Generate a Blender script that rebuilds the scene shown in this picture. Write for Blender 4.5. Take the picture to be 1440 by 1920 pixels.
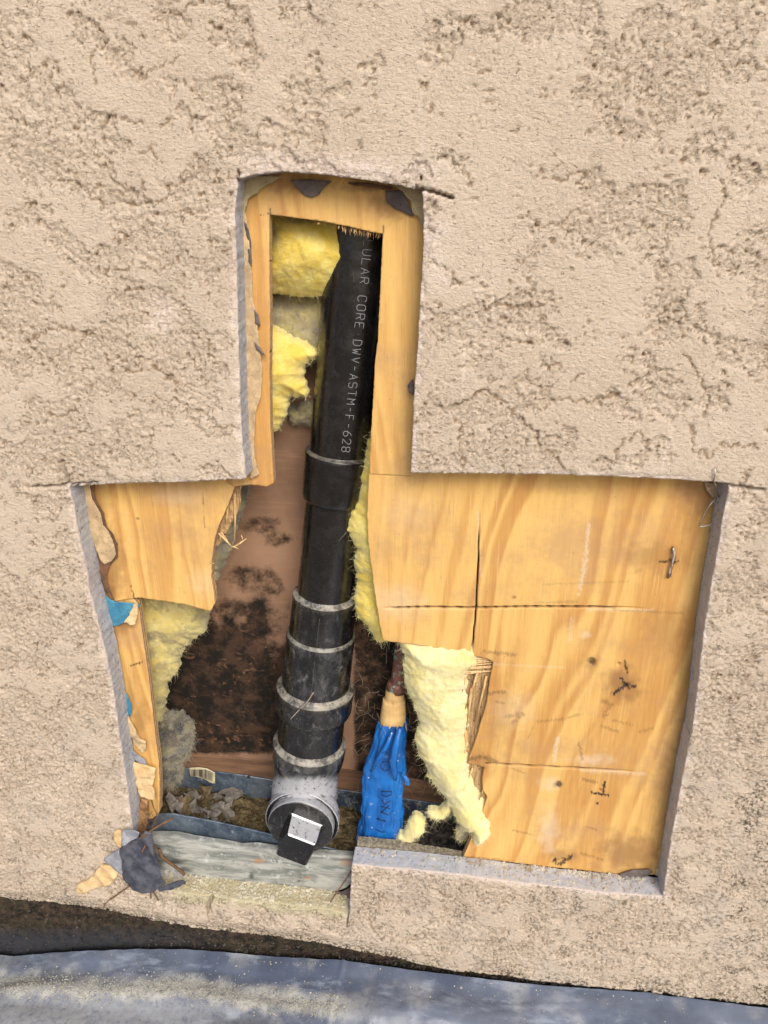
import bpy, math, random
import numpy as np
from mathutils import Vector

# ---------------------------------------------------------------- camera, sky, sun, exposure
for o in list(bpy.data.objects):
    bpy.data.objects.remove(o)
scn = bpy.context.scene
COL = scn.collection
random.seed(7)
RNG = np.random.default_rng(11)

F = 1442.0                       # focal length in photograph pixels (1440 x 1920)
PITCH, YAW = math.radians(23), math.radians(6)
CAM = np.array([0.0725, -0.69, 1.0])
FWD = np.array([-math.sin(YAW) * math.cos(PITCH), math.cos(YAW) * math.cos(PITCH), -math.sin(PITCH)])
RIGHT = np.array([math.cos(YAW), math.sin(YAW), 0.0])
UP = np.cross(RIGHT, FWD)

cd = bpy.data.cameras.new('camera')
cd.sensor_fit = 'VERTICAL'
cd.sensor_height = 36.0
cd.lens = 36.0 * F / 1920.0
cd.clip_start = 0.01
cd.clip_end = 500
cam = bpy.data.objects.new('camera', cd)
COL.objects.link(cam)
cam.location = CAM
cam.rotation_euler = Vector(FWD).to_track_quat('-Z', 'Y').to_euler()
scn.camera = cam

SUN_EL, SUN_AZ = math.radians(39), math.radians(157)      # azimuth clockwise from +Y
w = bpy.data.worlds.new('World')
scn.world = w
w.use_nodes = True
wn = w.node_tree
for n in list(wn.nodes):
    wn.nodes.remove(n)
sky = wn.nodes.new('ShaderNodeTexSky')
sky.sky_type = 'NISHITA'
sky.sun_disc = False
sky.sun_elevation = SUN_EL
sky.sun_rotation = SUN_AZ
sky.air_density = 1.0
sky.dust_density = 4.0
bg = wn.nodes.new('ShaderNodeBackground')
bg.inputs[1].default_value = 0.115
wo = wn.nodes.new('ShaderNodeOutputWorld')
wn.links.new(sky.outputs[0], bg.inputs[0])
wn.links.new(bg.outputs[0], wo.inputs[0])

sd = bpy.data.lights.new('sun', 'SUN')
sd.energy = 1.9
sd.angle = math.radians(30)
sd.color = (1.0, 0.95, 0.89)
sun = bpy.data.objects.new('sun', sd)
COL.objects.link(sun)
sdir = Vector((math.sin(SUN_AZ) * math.cos(SUN_EL), math.cos(SUN_AZ) * math.cos(SUN_EL), math.sin(SUN_EL)))
sun.rotation_euler = sdir.to_track_quat('Z', 'Y').to_euler()
sun.location = (0, -3, 4)

scn.view_settings.view_transform = 'Standard'
scn.view_settings.look = 'None'
scn.view_settings.gamma = 1
scn.view_settings.use_curve_mapping = False
scn.view_settings.exposure = 0.32
scn.cycles.max_bounces = 6

# ---------------------------------------------------------------- coordinates
def P(px, py, d=0.0):
    """the point of the vertical plane y = d seen at photograph pixel (px, py)"""
    v = FWD * F + RIGHT * (px - 720.0) - UP * (py - 960.0)
    t = (d - CAM[1]) / v[1]
    return CAM + v * t

def PZ(px, py, z):
    v = FWD * F + RIGHT * (px - 720.0) - UP * (py - 960.0)
    return CAM + v * ((z - CAM[2]) / v[2])

def proj(X):
    v = np.asarray(X) - CAM
    k = v @ FWD
    return 720 + F * (v @ RIGHT) / k, 960 - F * (v @ UP) / k

def mpp(pt):
    return float((np.asarray(pt) - CAM) @ FWD) / F

# ---------------------------------------------------------------- noise
_pr = np.random.default_rng(5)
_perm = _pr.permutation(256)
_perm = np.concatenate([_perm, _perm, _perm])
_g3 = _pr.normal(size=(256, 3))
_g3 /= np.linalg.norm(_g3, axis=1)[:, None]

def noise(x, y, z=0.0):
    x, y, z = np.broadcast_arrays(np.asarray(x, float), np.asarray(y, float), np.asarray(z, float))
    xi, yi, zi = np.floor(x).astype(int), np.floor(y).astype(int), np.floor(z).astype(int)
    fx, fy, fz = x - xi, y - yi, z - zi
    u, v, t = [f * f * f * (f * (f * 6 - 15) + 10) for f in (fx, fy, fz)]
    res = 0
    for dx in (0, 1):
        wx = u if dx else 1 - u
        for dy in (0, 1):
            wy = v if dy else 1 - v
            for dz in (0, 1):
                wz = t if dz else 1 - t
                h = _perm[(_perm[(_perm[(xi + dx) & 255] + yi + dy) & 255] + zi + dz) & 255]
                g = _g3[h]
                res = res + wx * wy * wz * (g[..., 0] * (fx - dx) + g[..., 1] * (fy - dy) + g[..., 2] * (fz - dz))
    return res * 1.6

def fbm(x, y, z=0.0, oct=4, rough=0.5):
    a, s, r = 1.0, 1.0, 0
    for i in range(oct):
        r = r + a * noise(x * s + 17.3 * i, y * s - 9.1 * i, z * s if not np.isscalar(z) or z else 3.7 * i)
        a *= rough
        s *= 2.03
    return r

def sstep(a, b, x):
    t = np.clip((x - a) / (b - a), 0, 1)
    return t * t * (3 - 2 * t)

# ---------------------------------------------------------------- polygons
def ragged(pts, step, amp, scale, seed=0, closed=True):
    pts = np.asarray(pts, float)
    out = []
    n = len(pts)
    for i in range(n if closed else n - 1):
        a, b = pts[i], pts[(i + 1) % n]
        L = np.linalg.norm(b - a)
        k = max(1, int(L / step))
        nrm = np.array([-(b - a)[1], (b - a)[0]]) / max(L, 1e-9)
        for j in range(k):
            p = a + (b - a) * j / k
            q = fbm(p[0] * scale, p[1] * scale, seed + .5, 3, .6)
            out.append(p + nrm * amp * float(q))
    return np.array(out)

def inside(poly, x, z):
    c = np.zeros(x.shape, bool)
    n = len(poly)
    for i in range(n):
        x1, z1 = poly[i]
        x2, z2 = poly[(i + 1) % n]
        if z1 == z2:
            continue
        m = ((z1 > z) != (z2 > z)) & (x < (x2 - x1) * (z - z1) / (z2 - z1) + x1)
        c ^= m
    return c

def closest(poly, x, z, closed=True):
    best = np.full(x.shape, 1e9)
    bx, bz = x.copy(), z.copy()
    n = len(poly)
    for i in range(n if closed else n - 1):
        a, b = poly[i], poly[(i + 1) % n]
        ab = b - a
        L2 = ab @ ab + 1e-18
        t = np.clip(((x - a[0]) * ab[0] + (z - a[1]) * ab[1]) / L2, 0, 1)
        cx, cz = a[0] + ab[0] * t, a[1] + ab[1] * t
        dd = (x - cx) ** 2 + (z - cz) ** 2
        m = dd < best
        best[m] = dd[m]
        bx[m] = cx[m]
        bz[m] = cz[m]
    return np.sqrt(best), bx, bz

def pxpoly(pts, d):
    return np.array([[P(a, b, d)[0], P(a, b, d)[2]] for a, b in pts])

def segd(px, py, segs):
    """distance in photo pixels to a set of polylines"""
    best = np.full(px.shape, 1e9)
    for s in segs:
        dd, _, _ = closest(np.array(s, float), px, py, closed=False)
        best = np.minimum(best, dd)
    return best

# ---------------------------------------------------------------- mesh helpers
def finish(name, V, faces, mats, parent=None, mi=None, smooth=True, attrs=None, origin=None):
    V = np.asarray(V, float)
    if parent is not None:
        org = np.array(parent['_org'])
    else:
        org = np.array([V[:, 0].mean(), V[:, 1].mean(), V[:, 2].min()]) if origin is None else np.array(origin)
    me = bpy.data.meshes.new(name)
    L = V - org
    if isinstance(faces, np.ndarray):
        nf, k = faces.shape
        me.vertices.add(len(L))
        me.vertices.foreach_set('co', L.ravel())
        me.loops.add(nf * k)
        me.loops.foreach_set('vertex_index', faces.ravel().astype(np.int32))
        me.polygons.add(nf)
        me.polygons.foreach_set('loop_start', np.arange(0, nf * k, k, dtype=np.int32))
        me.polygons.foreach_set('loop_total', np.full(nf, k, dtype=np.int32))
    else:
        me.from_pydata([tuple(v) for v in L], [], [tuple(int(i) for i in f) for f in faces])
    me.update(calc_edges=True)
    if not isinstance(mats, (list, tuple)):
        mats = [mats]
    for m in mats:
        me.materials.append(m)
    if mi is not None:
        me.polygons.foreach_set('material_index', np.asarray(mi, dtype=np.int32))
    me.polygons.foreach_set('use_smooth', np.full(len(me.polygons), smooth))
    for k, a in (attrs or {}).items():
        at = me.attributes.new(k, 'FLOAT', 'POINT')
        at.data.foreach_set('value', np.asarray(a, np.float32))
    me.validate()
    o = bpy.data.objects.new(name, me)
    COL.objects.link(o)
    if parent is not None:
        o.parent = parent if parent.type == 'EMPTY' or True else None
    else:
        o.location = org
    o['_org'] = [float(c) for c in org]
    if parent is not None and parent.type == 'MESH':
        pass
    return o

def thing(name, label, cat, base, group=None):
    o = bpy.data.objects.new(name, None)
    COL.objects.link(o)
    o.empty_display_size = .02
    o.location = base
    o['_org'] = [float(c) for c in base]
    tag(o, label, cat, group)
    return o

def tag(o, label, cat, group=None, kind=None):
    if label: o['label'] = label
    if cat: o['category'] = cat
    if group: o['group'] = group
    if kind: o['kind'] = kind
    return o

def slab(name, poly, d, thick, res, mats, parent=None, hf=None, masks=None, rows=1, snap=1.0, back=True, bend=None, sidenoise=0.0):
    """board, sheet or mass lying in the plane y = d: a fine front grid cut to an outline, with sides and a back"""
    poly = np.asarray(poly, float)
    x0, z0 = poly.min(0) - res
    x1, z1 = poly.max(0) + res
    xs, zs = np.arange(x0, x1 + res, res), np.arange(z0, z1 + res, res)
    GX, GZ = np.meshgrid(xs, zs)
    nz, nx = GX.shape
    cx = (GX[:-1, :-1] + GX[1:, 1:]) / 2
    cz = (GZ[:-1, :-1] + GZ[1:, 1:]) / 2
    keep = inside(poly, cx, cz)
    return grid_cut(name, GX, GZ, keep, [poly], d, thick, res, mats, parent, hf, masks, rows, back, bend, sidenoise)

def grid_cut(name, GX, GZ, keep, polys, d, thick, res, mats, parent, hf, masks, rows=1, back=True, bend=None, sidenoise=0.0, side_as=None, snapd=None):
    nz, nx = GX.shape
    idx = np.arange(nz * nx).reshape(nz, nx)
    q = np.stack([idx[:-1, :-1], idx[:-1, 1:], idx[1:, 1:], idx[1:, :-1]], -1)[keep]
    used = np.zeros(nz * nx, bool)
    used[q.ravel()] = True
    cnt = np.zeros(nz * nx, int)
    np.add.at(cnt, q.ravel(), 1)
    X, Z = GX.ravel().copy(), GZ.ravel().copy()
    bv = used & (cnt < 4)
    bi = np.nonzero(bv)[0]
    ddd = np.full(len(bi), 1e9)
    sx, sz = X[bi].copy(), Z[bi].copy()
    for p in polys:
        dd, ax, az = closest(p, X[bi], Z[bi])
        m = dd < ddd
        ddd[m], sx[m], sz[m] = dd[m], ax[m], az[m]
    ok = ddd < (snapd or res * 1.6)
    X[bi[ok]], Z[bi[ok]] = sx[ok], sz[ok]
    remap = -np.ones(nz * nx, int)
    ui = np.nonzero(used)[0]
    remap[ui] = np.arange(len(ui))
    q = remap[q]
    X, Z = X[ui], Z[ui]
    dist = np.full(X.shape, 1e9)
    for p in polys:
        dist = np.minimum(dist, closest(p, X, Z)[0])
    h = hf(X, Z, dist) if hf else np.zeros_like(X)
    Y = d - h
    e = np.concatenate([q[:, [0, 1]], q[:, [1, 2]], q[:, [2, 3]], q[:, [3, 0]]])
    key = np.sort(e, 1)
    kk = key[:, 0].astype(np.int64) * (len(X) + 1) + key[:, 1]
    _, inv, c = np.unique(kk, return_inverse=True, return_counts=True)
    be = e[c[inv] == 1]
    if side_as is not None:      # only edges lying on the cut outlines get a side
        dm = dist[be].max(1)
        be = be[dm < res * 2.0]
    V = np.stack([X, Y, Z], 1)
    faces = [q]
    mi = [np.zeros(len(q), int)]
    bvs = np.unique(be)
    prev = -np.ones(len(X), int)
    prev[bvs] = bvs
    Vall = [V]
    n = len(V)
    side_faces = []
    ring = bvs
    for r in range(1, rows + 1):
        t = r / rows
        nv = V[bvs].copy()
        nv[:, 1] = V[bvs, 1] * (1 - t) + (d + thick) * t
        if sidenoise:
            s = 220.0
            nn = fbm(nv[:, 0] * s, nv[:, 2] * s, nv[:, 1] * s, 3)
            n2 = fbm(nv[:, 0] * s + 40, nv[:, 2] * s, nv[:, 1] * s, 3)
            nv[:, 0] += nn * sidenoise
            nv[:, 2] += n2 * sidenoise
        cur = -np.ones(len(X), int)
        cur[bvs] = n + np.arange(len(bvs))
        side_faces.append(np.stack([be[:, 1], be[:, 0]], 1))
        sf = np.stack([prev[be[:, 1]], prev[be[:, 0]], cur[be[:, 0]], cur[be[:, 1]]], 1)
        faces.append(sf)
        mi.append(np.full(len(sf), 1 if (isinstance(mats, (list, tuple)) and len(mats) > 1) else 0))
        Vall.append(nv)
        n += len(nv)
        prev = cur
    if back:
        bvt = np.stack([X, np.full_like(X, d + thick), Z], 1)
        Vall.append(bvt)
        faces.append(q[:, ::-1] + n)
        mi.append(np.zeros(len(q), int))
    V = np.concatenate(Vall)
    ff = np.concatenate(faces)
    mi = np.concatenate(mi)
    if bend is not None:
        V = bend(V)
    attrs = {}
    if masks:
        pxx, pyy = proj(V)
        for k, f in masks.items():
            attrs[k] = f(V[:, 0], V[:, 2], pxx, pyy, V)
    o = finish(name, V, ff, mats, parent, mi, True, attrs)
    return o

def tube(pts, rad, seg=12, cap=True):
    pts = np.asarray(pts, float)
    rad = np.broadcast_to(np.asarray(rad, float), (len(pts),))
    T = np.gradient(pts, axis=0)
    T /= np.linalg.norm(T, axis=1)[:, None] + 1e-12
    up = np.array([0.0, 0, 1]) if abs(T[0][2]) < .9 else np.array([1.0, 0, 0])
    V, Fc = [], []
    n0 = np.cross(T[0], up)
    n0 /= np.linalg.norm(n0)
    for i in range(len(pts)):
        n0 = n0 - T[i] * (n0 @ T[i])
        n0 /= np.linalg.norm(n0) + 1e-12
        b = np.cross(T[i], n0)
        a = np.arange(seg) / seg * 2 * math.pi
        V.append(pts[i] + rad[i] * (np.cos(a)[:, None] * n0 + np.sin(a)[:, None] * b))
    V = np.concatenate(V)
    for i in range(len(pts) - 1):
        for j in range(seg):
            k = (j + 1) % seg
            Fc.append((i * seg + j, i * seg + k, (i + 1) * seg + k, (i + 1) * seg + j))
    if cap:
        Fc.append(tuple(range(seg))[::-1])
        Fc.append(tuple((len(pts) - 1) * seg + j for j in range(seg)))
    return V, Fc

class Bag:
    def __init__(s): s.V, s.F, s.n = [], [], 0
    def add(s, V, Fc):
        s.V.append(np.asarray(V, float))
        s.F += [tuple(i + s.n for i in f) for f in Fc]
        s.n += len(V)
        return s
    def build(s, name, mats, parent=None, smooth=True, attrs=None):
        return finish(name, np.concatenate(s.V), s.F, mats, parent, None, smooth, attrs)

# ---------------------------------------------------------------- material helper
class M:
    def __init__(s, name):
        s.m = bpy.data.materials.new(name)
        s.m.use_nodes = True
        s.t = s.m.node_tree
        s.b = s.t.nodes['Principled BSDF']
        s.pos = s.t.nodes.new('ShaderNodeNewGeometry').outputs['Position']
    def n(s, t): return s.t.nodes.new(t)
    def put(s, sock, v):
        if isinstance(v, bpy.types.NodeSocket): s.t.links.new(v, sock)
        elif isinstance(v, (tuple, list)) and len(v) == 3 and sock.type == 'RGBA': sock.default_value = (*v, 1)
        else: sock.default_value = v
    def map(s, sc=(1, 1, 1), rot=(0, 0, 0), vec=None):
        k = s.n('ShaderNodeMapping')
        k.inputs['Scale'].default_value = sc
        k.inputs['Rotation'].default_value = rot
        s.put(k.inputs['Vector'], vec or s.pos)
        return k.outputs[0]
    def noise(s, scale, detail=3, rough=.5, vec=None, dist=0.0):
        k = s.n('ShaderNodeTexNoise')
        k.inputs['Scale'].default_value = scale
        k.inputs['Detail'].default_value = detail
        k.inputs['Roughness'].default_value = rough
        k.inputs['Distortion'].default_value = dist
        s.put(k.inputs['Vector'], vec or s.pos)
        return k.outputs['Fac']
    def vor(s, scale, vec=None, feature='F1'):
        k = s.n('ShaderNodeTexVoronoi')
        k.feature = feature
        k.inputs['Scale'].default_value = scale
        s.put(k.inputs['Vector'], vec or s.pos)
        return k.outputs['Distance']
    def step(s, v, a, b, lo=0.0, hi=1.0):
        k = s.n('ShaderNodeMapRange')
        k.interpolation_type = 'SMOOTHSTEP'
        s.put(k.inputs[0], v)
        for i, q in enumerate((a, b, lo, hi)): k.inputs[i + 1].default_value = q
        return k.outputs[0]
    def math(s, op, a, b=0.0, c=0.0):
        k = s.n('ShaderNodeMath')
        k.operation = op
        s.put(k.inputs[0], a); s.put(k.inputs[1], b); s.put(k.inputs[2], c)
        return k.outputs[0]
    def mix(s, f, a, b):
        k = s.n('ShaderNodeMix')
        k.data_type = 'RGBA'
        s.put(k.inputs[0], f); s.put(k.inputs[6], a); s.put(k.inputs[7], b)
        return k.outputs[2]
    def attr(s, name):
        k = s.n('ShaderNodeAttribute')
        k.attribute_name = name
        return k.outputs['Fac']
    def bump(s, h, dist, strength=1.0, prev=None):
        k = s.n('ShaderNodeBump')
        k.inputs['Strength'].default_value = strength
        k.inputs['Distance'].default_value = dist
        s.put(k.inputs['Height'], h)
        if prev: s.put(k.inputs['Normal'], prev)
        return k.outputs[0]
    def out(s, col, rough=.9, normal=None, spec=.3, **kw):
        s.put(s.b.inputs['Base Color'], col)
        s.put(s.b.inputs['Roughness'], rough)
        s.put(s.b.inputs['Specular IOR Level'], spec)
        if normal: s.put(s.b.inputs['Normal'], normal)
        for k, v in kw.items(): s.put(s.b.inputs[k.replace('_', ' ')], v)
        return s.m

# ---- stucco paint
m = M('stucco_paint')
c = m.mix(m.step(m.noise(9, 3), .35, .65), (.535, .432, .328), (.59, .49, .38))
c = m.mix(m.step(m.noise(420, 3, .6), .35, .7), c, (.62, .53, .43))
wv = m.noise(360, 2, .5, m.map((1, 1, 1.3)), .25)
gate = m.math('ADD', m.math('SUBTRACT', m.noise(30, 3, .65), .05), m.math('MULTIPLY', m.attr('coarse'), .17))
spots = m.math('MULTIPLY', m.step(wv, .40, .33, 0, 1), m.step(gate, .50, .62))
spots = m.math('MAXIMUM', spots, m.math('MULTIPLY', m.step(wv, .355, .30, 0, 1), .8))
wv2 = m.noise(170, 3, .6, m.map((1, 1, 1.4)), .6)
crk = m.math('MULTIPLY', m.step(m.math('ABSOLUTE', m.math('SUBTRACT', wv2, .5)), .003, .014, 1, 0), m.step(gate, .54, .62))
rel = m.math('MAXIMUM', m.math('MULTIPLY', crk, .6), spots)
c = m.mix(m.math('MULTIPLY', rel, .46), c, (.20, .13, .065))
c = m.mix(m.math('MULTIPLY', m.attr('dirt_shade'), .8), c, (.22, .14, .07))
c = m.mix(m.math('MULTIPLY', m.attr('chalk'), m.step(m.noise(330, 3, .7), .38, .6)), c, (.72, .62, .56))
c = m.mix(m.math('MULTIPLY', m.attr('cement'), m.step(m.noise(210, 4, .7), .4, .62)), c, (.36, .35, .34))
c = m.mix(m.math('MULTIPLY', m.attr('sand'), m.step(m.noise(120, 5, .7), .3, .55)), c, (.52, .47, .30))
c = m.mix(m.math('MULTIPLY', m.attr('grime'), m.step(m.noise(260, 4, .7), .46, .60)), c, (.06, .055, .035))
nb = m.bump(m.math('SUBTRACT', 1.0, rel), .0012, .7)
nb = m.bump(m.noise(300, 4, .65, m.map((1, 1, 1.6))), .0022, .85, nb)
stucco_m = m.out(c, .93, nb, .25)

# ---- raw cement of the cut
m = M('cut_cement')
c = m.mix(m.step(m.noise(90, 5, .65), .3, .7), (.40, .415, .46), (.52, .53, .56))
c = m.mix(m.step(m.vor(160), .10, .22), (.15, .15, .16), c)
c = m.mix(m.step(m.noise(400, 3, .7), .62, .70), c, (.55, .5, .43))
cy = m.n('ShaderNodeSeparateXYZ'); m.put(cy.inputs[0], m.pos)
c = m.mix(m.step(m.math('ADD', cy.outputs[1], m.math('MULTIPLY', m.noise(150, 3), .008)), .004, .0085, 1, 0), c, (.60, .52, .46))
c = m.mix(m.math('MULTIPLY', m.attr('sand'), m.step(m.noise(120, 5, .7), .25, .45)), c, (.50, .45, .30))
c = m.mix(m.math('MULTIPLY', m.attr('sand'), m.step(m.noise(26, 4, .6), .54, .66, 0, .7)), c, (.58, .42, .22))
cement_m = m.out(c, .95, m.bump(m.noise(350, 5, .7), .0012, .8), .2)

# ---- plywood
def ply(name, tint=(1, 1, 1)):
    m = M(name)
    a = tuple(x * t for x, t in zip((.77, .49, .165), tint))
    b = tuple(x * t for x, t in zip((.53, .265, .075), tint))
    g = m.math('ADD', m.attr('grain'), m.math('MULTIPLY', m.math('SUBTRACT', m.noise(1, 4, .65, m.map((230, 60, 14))), .5), 1.1))
    g = m.math('ADD', g, m.math('MULTIPLY', m.math('SUBTRACT', m.noise(11, 3, .6), .5), .9))
    c = m.mix(m.step(g, -.25, 1.3), a, b)
    fine = m.noise(1, 3, .65, m.map((900, 200, 28)))
    c = m.mix(m.step(fine, .58, .72, 0, .45), c, (.36, .19, .07))
    c = m.mix(m.step(m.noise(1, 2, .6, m.map((420, 100, 12))), .62, .70, 0, .35), c, (.80, .57, .27))
    c = m.mix(m.step(m.noise(13, 5, .7), .45, .72, 0, .5), c, (.42, .25, .14))
    c = m.mix(m.math('MULTIPLY', m.attr('pale'), .8), c, (.74, .64, .50))
    c = m.mix(m.attr('scorch'), c, (.27, .14, .055))
    c = m.mix(m.math('MULTIPLY', m.attr('dark'), m.step(m.noise(1, 3, .7, m.map((700, 300, 120))), .30, .48)), c, (.045, .028, .02))
    c = m.mix(m.attr('kerf'), c, (.05, .03, .02))
    c = m.mix(m.step(m.vor(95), .035, .055, .75, 0), c, (.22, .12, .06))
    nb = m.bump(fine, .0006, .55)
    return m.out(c, .62, nb, .35)
ply_m = ply('plywood_face')
m = M('plywood_edge')
sp = m.n('ShaderNodeSeparateXYZ'); m.put(sp.inputs[0], m.pos)
band = m.math('PINGPONG', m.math('MULTIPLY', sp.outputs[1], 1.0), .0024)
c = m.mix(m.step(band, .0008, .0016), (.66, .44, .22), (.34, .19, .09))
c = m.mix(m.step(m.noise(300, 4, .7), .45, .65, 0, .5), c, (.75, .58, .36))
edge_m = m.out(c, .85, m.bump(m.noise(500, 3, .6), .001, .7), .2)
m = M('torn_plywood')
fib = m.noise(1, 3, .7, m.map((300, 150, 26)))
c = m.mix(m.step(fib, .25, .72), (.20, .11, .055), (.66, .45, .22))
c = m.mix(m.step(m.noise(160, 4, .8), .58, .66), c, (.05, .03, .03))
torn_m = m.out(c, .85, m.bump(fib, .004, 1.0), .2)
m = M('splinter_wood')
splinter_m = m.out(m.mix(m.step(m.noise(1, 2, .5, m.map((400, 400, 30))), .4, .6), (.78, .56, .29), (.58, .36, .16)), .75)

# ---- papers
def paper(name, a, b, rough=.85):
    m = M(name)
    c = m.mix(m.step(m.noise(60, 6, .75), .38, .62), a, b)
    c = m.mix(m.step(m.noise(300, 3, .6), .60, .7, 0, .6), c, tuple(x * .4 for x in b))
    return m.out(c, rough, m.bump(m.noise(180, 4, .6), .001, .6), .25)
tan_paper = paper('tan_paper', (.62, .46, .27), (.42, .31, .19))
pale_paper = paper('pale_paper', (.74, .55, .31), (.62, .42, .21))
tar_paper = paper('tar_paper', (.10, .085, .085), (.17, .14, .13), .6)
brown_tatter = paper('brown_tatter', (.20, .11, .06), (.10, .06, .04))
blue_paper = paper('blue_film', (.05, .20, .33), (.09, .30, .42), .45)
membrane_m = paper('slate_membrane', (.042, .047, .066), (.10, .105, .13), .5)
grey_film = paper('grey_film', (.34, .35, .38), (.22, .23, .27), .5)

# ---- fibreglass
def wool(name, a, b, s=(.50, .36, .10), thr=.60):
    m = M(name)
    c = m.mix(m.step(m.noise(30, 6, .72, dist=.5), .36, .66), a, b)
    c = m.mix(m.step(m.noise(45, 4, .7), thr, thr + .12, 0, .7), c, s)
    c = m.mix(m.attr('soil_shade'), c, (.13, .11, .09))
    c = m.mix(m.step(m.vor(120), .03, .06, .6, 0), c, (.25, .18, .10))
    nb = m.bump(m.noise(420, 5, .75, dist=.4), .0018, .8)
    nb = m.bump(m.noise(1, 4, .6, m.map((60, 60, 130)), 1.0), .004, .35, nb)
    return m.out(c, 1.0, nb, .05, Subsurface_Weight=.35, Subsurface_Scale=.006, Subsurface_Radius=(1.0, .8, .3), Sheen_Weight=.25)
wool_m = wool('yellow_wool', (.88, .76, .27), (.80, .60, .10), (.66, .43, .06))
wool_pale = wool('pale_wool', (.84, .77, .44), (.79, .69, .29), (.70, .53, .15), .60)
wool_dirty = wool('dirty_wool', (.50, .44, .22), (.40, .36, .26), (.20, .17, .14), .52)
wool_grey = wool('grey_wool', (.42, .37, .20), (.15, .15, .15), (.03, .03, .03), .45)
m = M('wool_fibre'); fibre_m = m.out((.93, .86, .50), .9, None, .1)
m = M('grey_fibre'); fibre_grey = m.out((.42, .39, .30), .9, None, .1)

# ---- abs plastic
m = M('black_abs')
c = m.mix(m.step(m.noise(35, 4, .6), .45, .7), (.0045, .0045, .005), (.010, .009, .009))
scr = m.noise(1, 4, .75, m.map((260, 260, 60), (0, .35, 0)))
c = m.mix(m.math('MULTIPLY', m.step(scr, .60, .72, 0, .5), m.step(m.noise(14, 3), .42, .6)), c, (.16, .15, .14))
smear = m.math('MULTIPLY', m.step(m.noise(1, 6, .8, m.map((80, 80, 45)), .7), .53, .70), m.math('MULTIPLY', m.attr('dust'), .9))
c = m.mix(smear, c, (.24, .24, .245))
c = m.mix(m.math('MULTIPLY', m.math('MULTIPLY', m.step(m.noise(1, 5, .75, m.map((45, 45, 22)), .5), .44, .66), m.step(m.attr('dust'), .2, .7)), .45), c, (.16, .165, .17))
spk = m.math('MULTIPLY', m.step(m.noise(300, 5, .8), .60, .66), m.math('MULTIPLY', m.attr('dust'), m.step(m.noise(22, 4, .7), .42, .62)))
c = m.mix(spk, c, (.42, .39, .33))
c = m.mix(m.math('MULTIPLY', m.attr('ledge'), m.step(m.noise(60, 6, .85), .40, .60, .12, 1)), c, (.34, .32, .265))
c = m.mix(m.math('MULTIPLY', m.attr('paint'), m.step(m.noise(150, 5, .8), .34, .46)), c, (.45, .46, .49))
rr = m.math('ADD', m.step(m.noise(60, 4, .7), .35, .7, .16, .38), m.math('MULTIPLY', m.attr('ledge'), .4))
abs_m = m.out(c, rr, m.bump(m.noise(160, 3, .6), .0006, .35), .8, Coat_Weight=.15, Coat_Roughness=.2)
m = M('pipe_print'); print_m = m.out((.30, .30, .33), .6)
# ---- others
m = M('copper_patina')
c = m.mix(m.step(m.noise(40, 4, .7), .35, .65), (.30, .12, .085), (.17, .085, .07))
c = m.mix(m.step(m.noise(110, 5, .75), .54, .60), c, (.25, .52, .43))
copper_m = m.out(c, .5, None, .5, Metallic=.35)
m = M('masking_tape')
c = m.mix(m.step(m.noise(70, 4, .6), .3, .7), (.74, .50, .22), (.58, .38, .16))
tape_m = m.out(c, .7, m.bump(m.noise(1, 3, .6, m.map((60, 60, 260))), .0015, .5))
m = M('blue_sleeve')
c = m.mix(m.step(m.noise(30, 4, .6), .3, .7), (.008, .095, .36), (.012, .16, .52))
c = m.mix(m.step(m.noise(55, 5, .8), .60, .70, 0, .55), c, (.36, .45, .58))
c = m.mix(m.step(m.vor(75), .05, .09, .8, 0), c, (.6, .62, .65))
blue_m = m.out(c, .38, m.bump(m.noise(45, 4, .55, dist=.8), .004, .6), .5)
m = M('faded_print'); ink_m = m.out((.01, .02, .06), .6)

m = M('paper_backing')
c = m.mix(m.step(m.noise(12, 4, .6), .3, .7), (.34, .205, .13), (.24, .145, .095))
c = m.mix(m.step(m.noise(1, 3, .6, m.map((20, 20, 300))), .5, .7, 0, .25), c, (.45, .27, .16))
mould = m.math('MULTIPLY', m.attr('mould'), 1.0)
edge = m.math('ADD', mould, m.math('MULTIPLY', m.math('SUBTRACT', m.noise(60, 7, .75, dist=.15), .5), 1.5))
bl = m.mix(m.step(m.noise(45, 6, .75, dist=.2), .42, .62), (.013, .011, .009), (.060, .035, .022))
c = m.mix(m.step(edge, .22, .85), c, bl)
c = m.mix(m.math('MULTIPLY', m.step(m.noise(1, 5, .7, m.map((60, 60, 90), (0, .6, 0)), .8), .57, .68), m.step(mould, .5, .9, 0, .6)), c, (.25, .13, .07))
backing_m = m.out(c, .85, m.bump(m.noise(90, 5, .6), .001, .5), .2)

m = M('galvanised_steel')
c = m.mix(m.step(m.noise(28, 5, .65), .35, .65), (.055, .085, .13), (.20, .25, .31))
c = m.mix(m.step(m.noise(110, 5, .8), .57, .66), c, (.36, .42, .48))
steel_m = m.out(c, .48, m.bump(m.noise(120, 3), .0006, .4), .5, Metallic=.55)
m = M('barcode_paper'); label_m = m.out(m.mix(m.step(m.noise(80, 4), .4, .7), (.58, .52, .36), (.42, .38, .27)), .8)
m = M('barcode_ink'); black_ink = m.out((.02, .02, .02), .8)
m = M('timber_strip')
c = m.mix(m.step(m.noise(1, 4, .6, m.map((12, 12, 120))), .35, .65), (.22, .125, .07), (.12, .07, .045))
timber_m = m.out(c, .8, m.bump(m.noise(1, 4, .6, m.map((20, 20, 300))), .001, .5))

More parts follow.
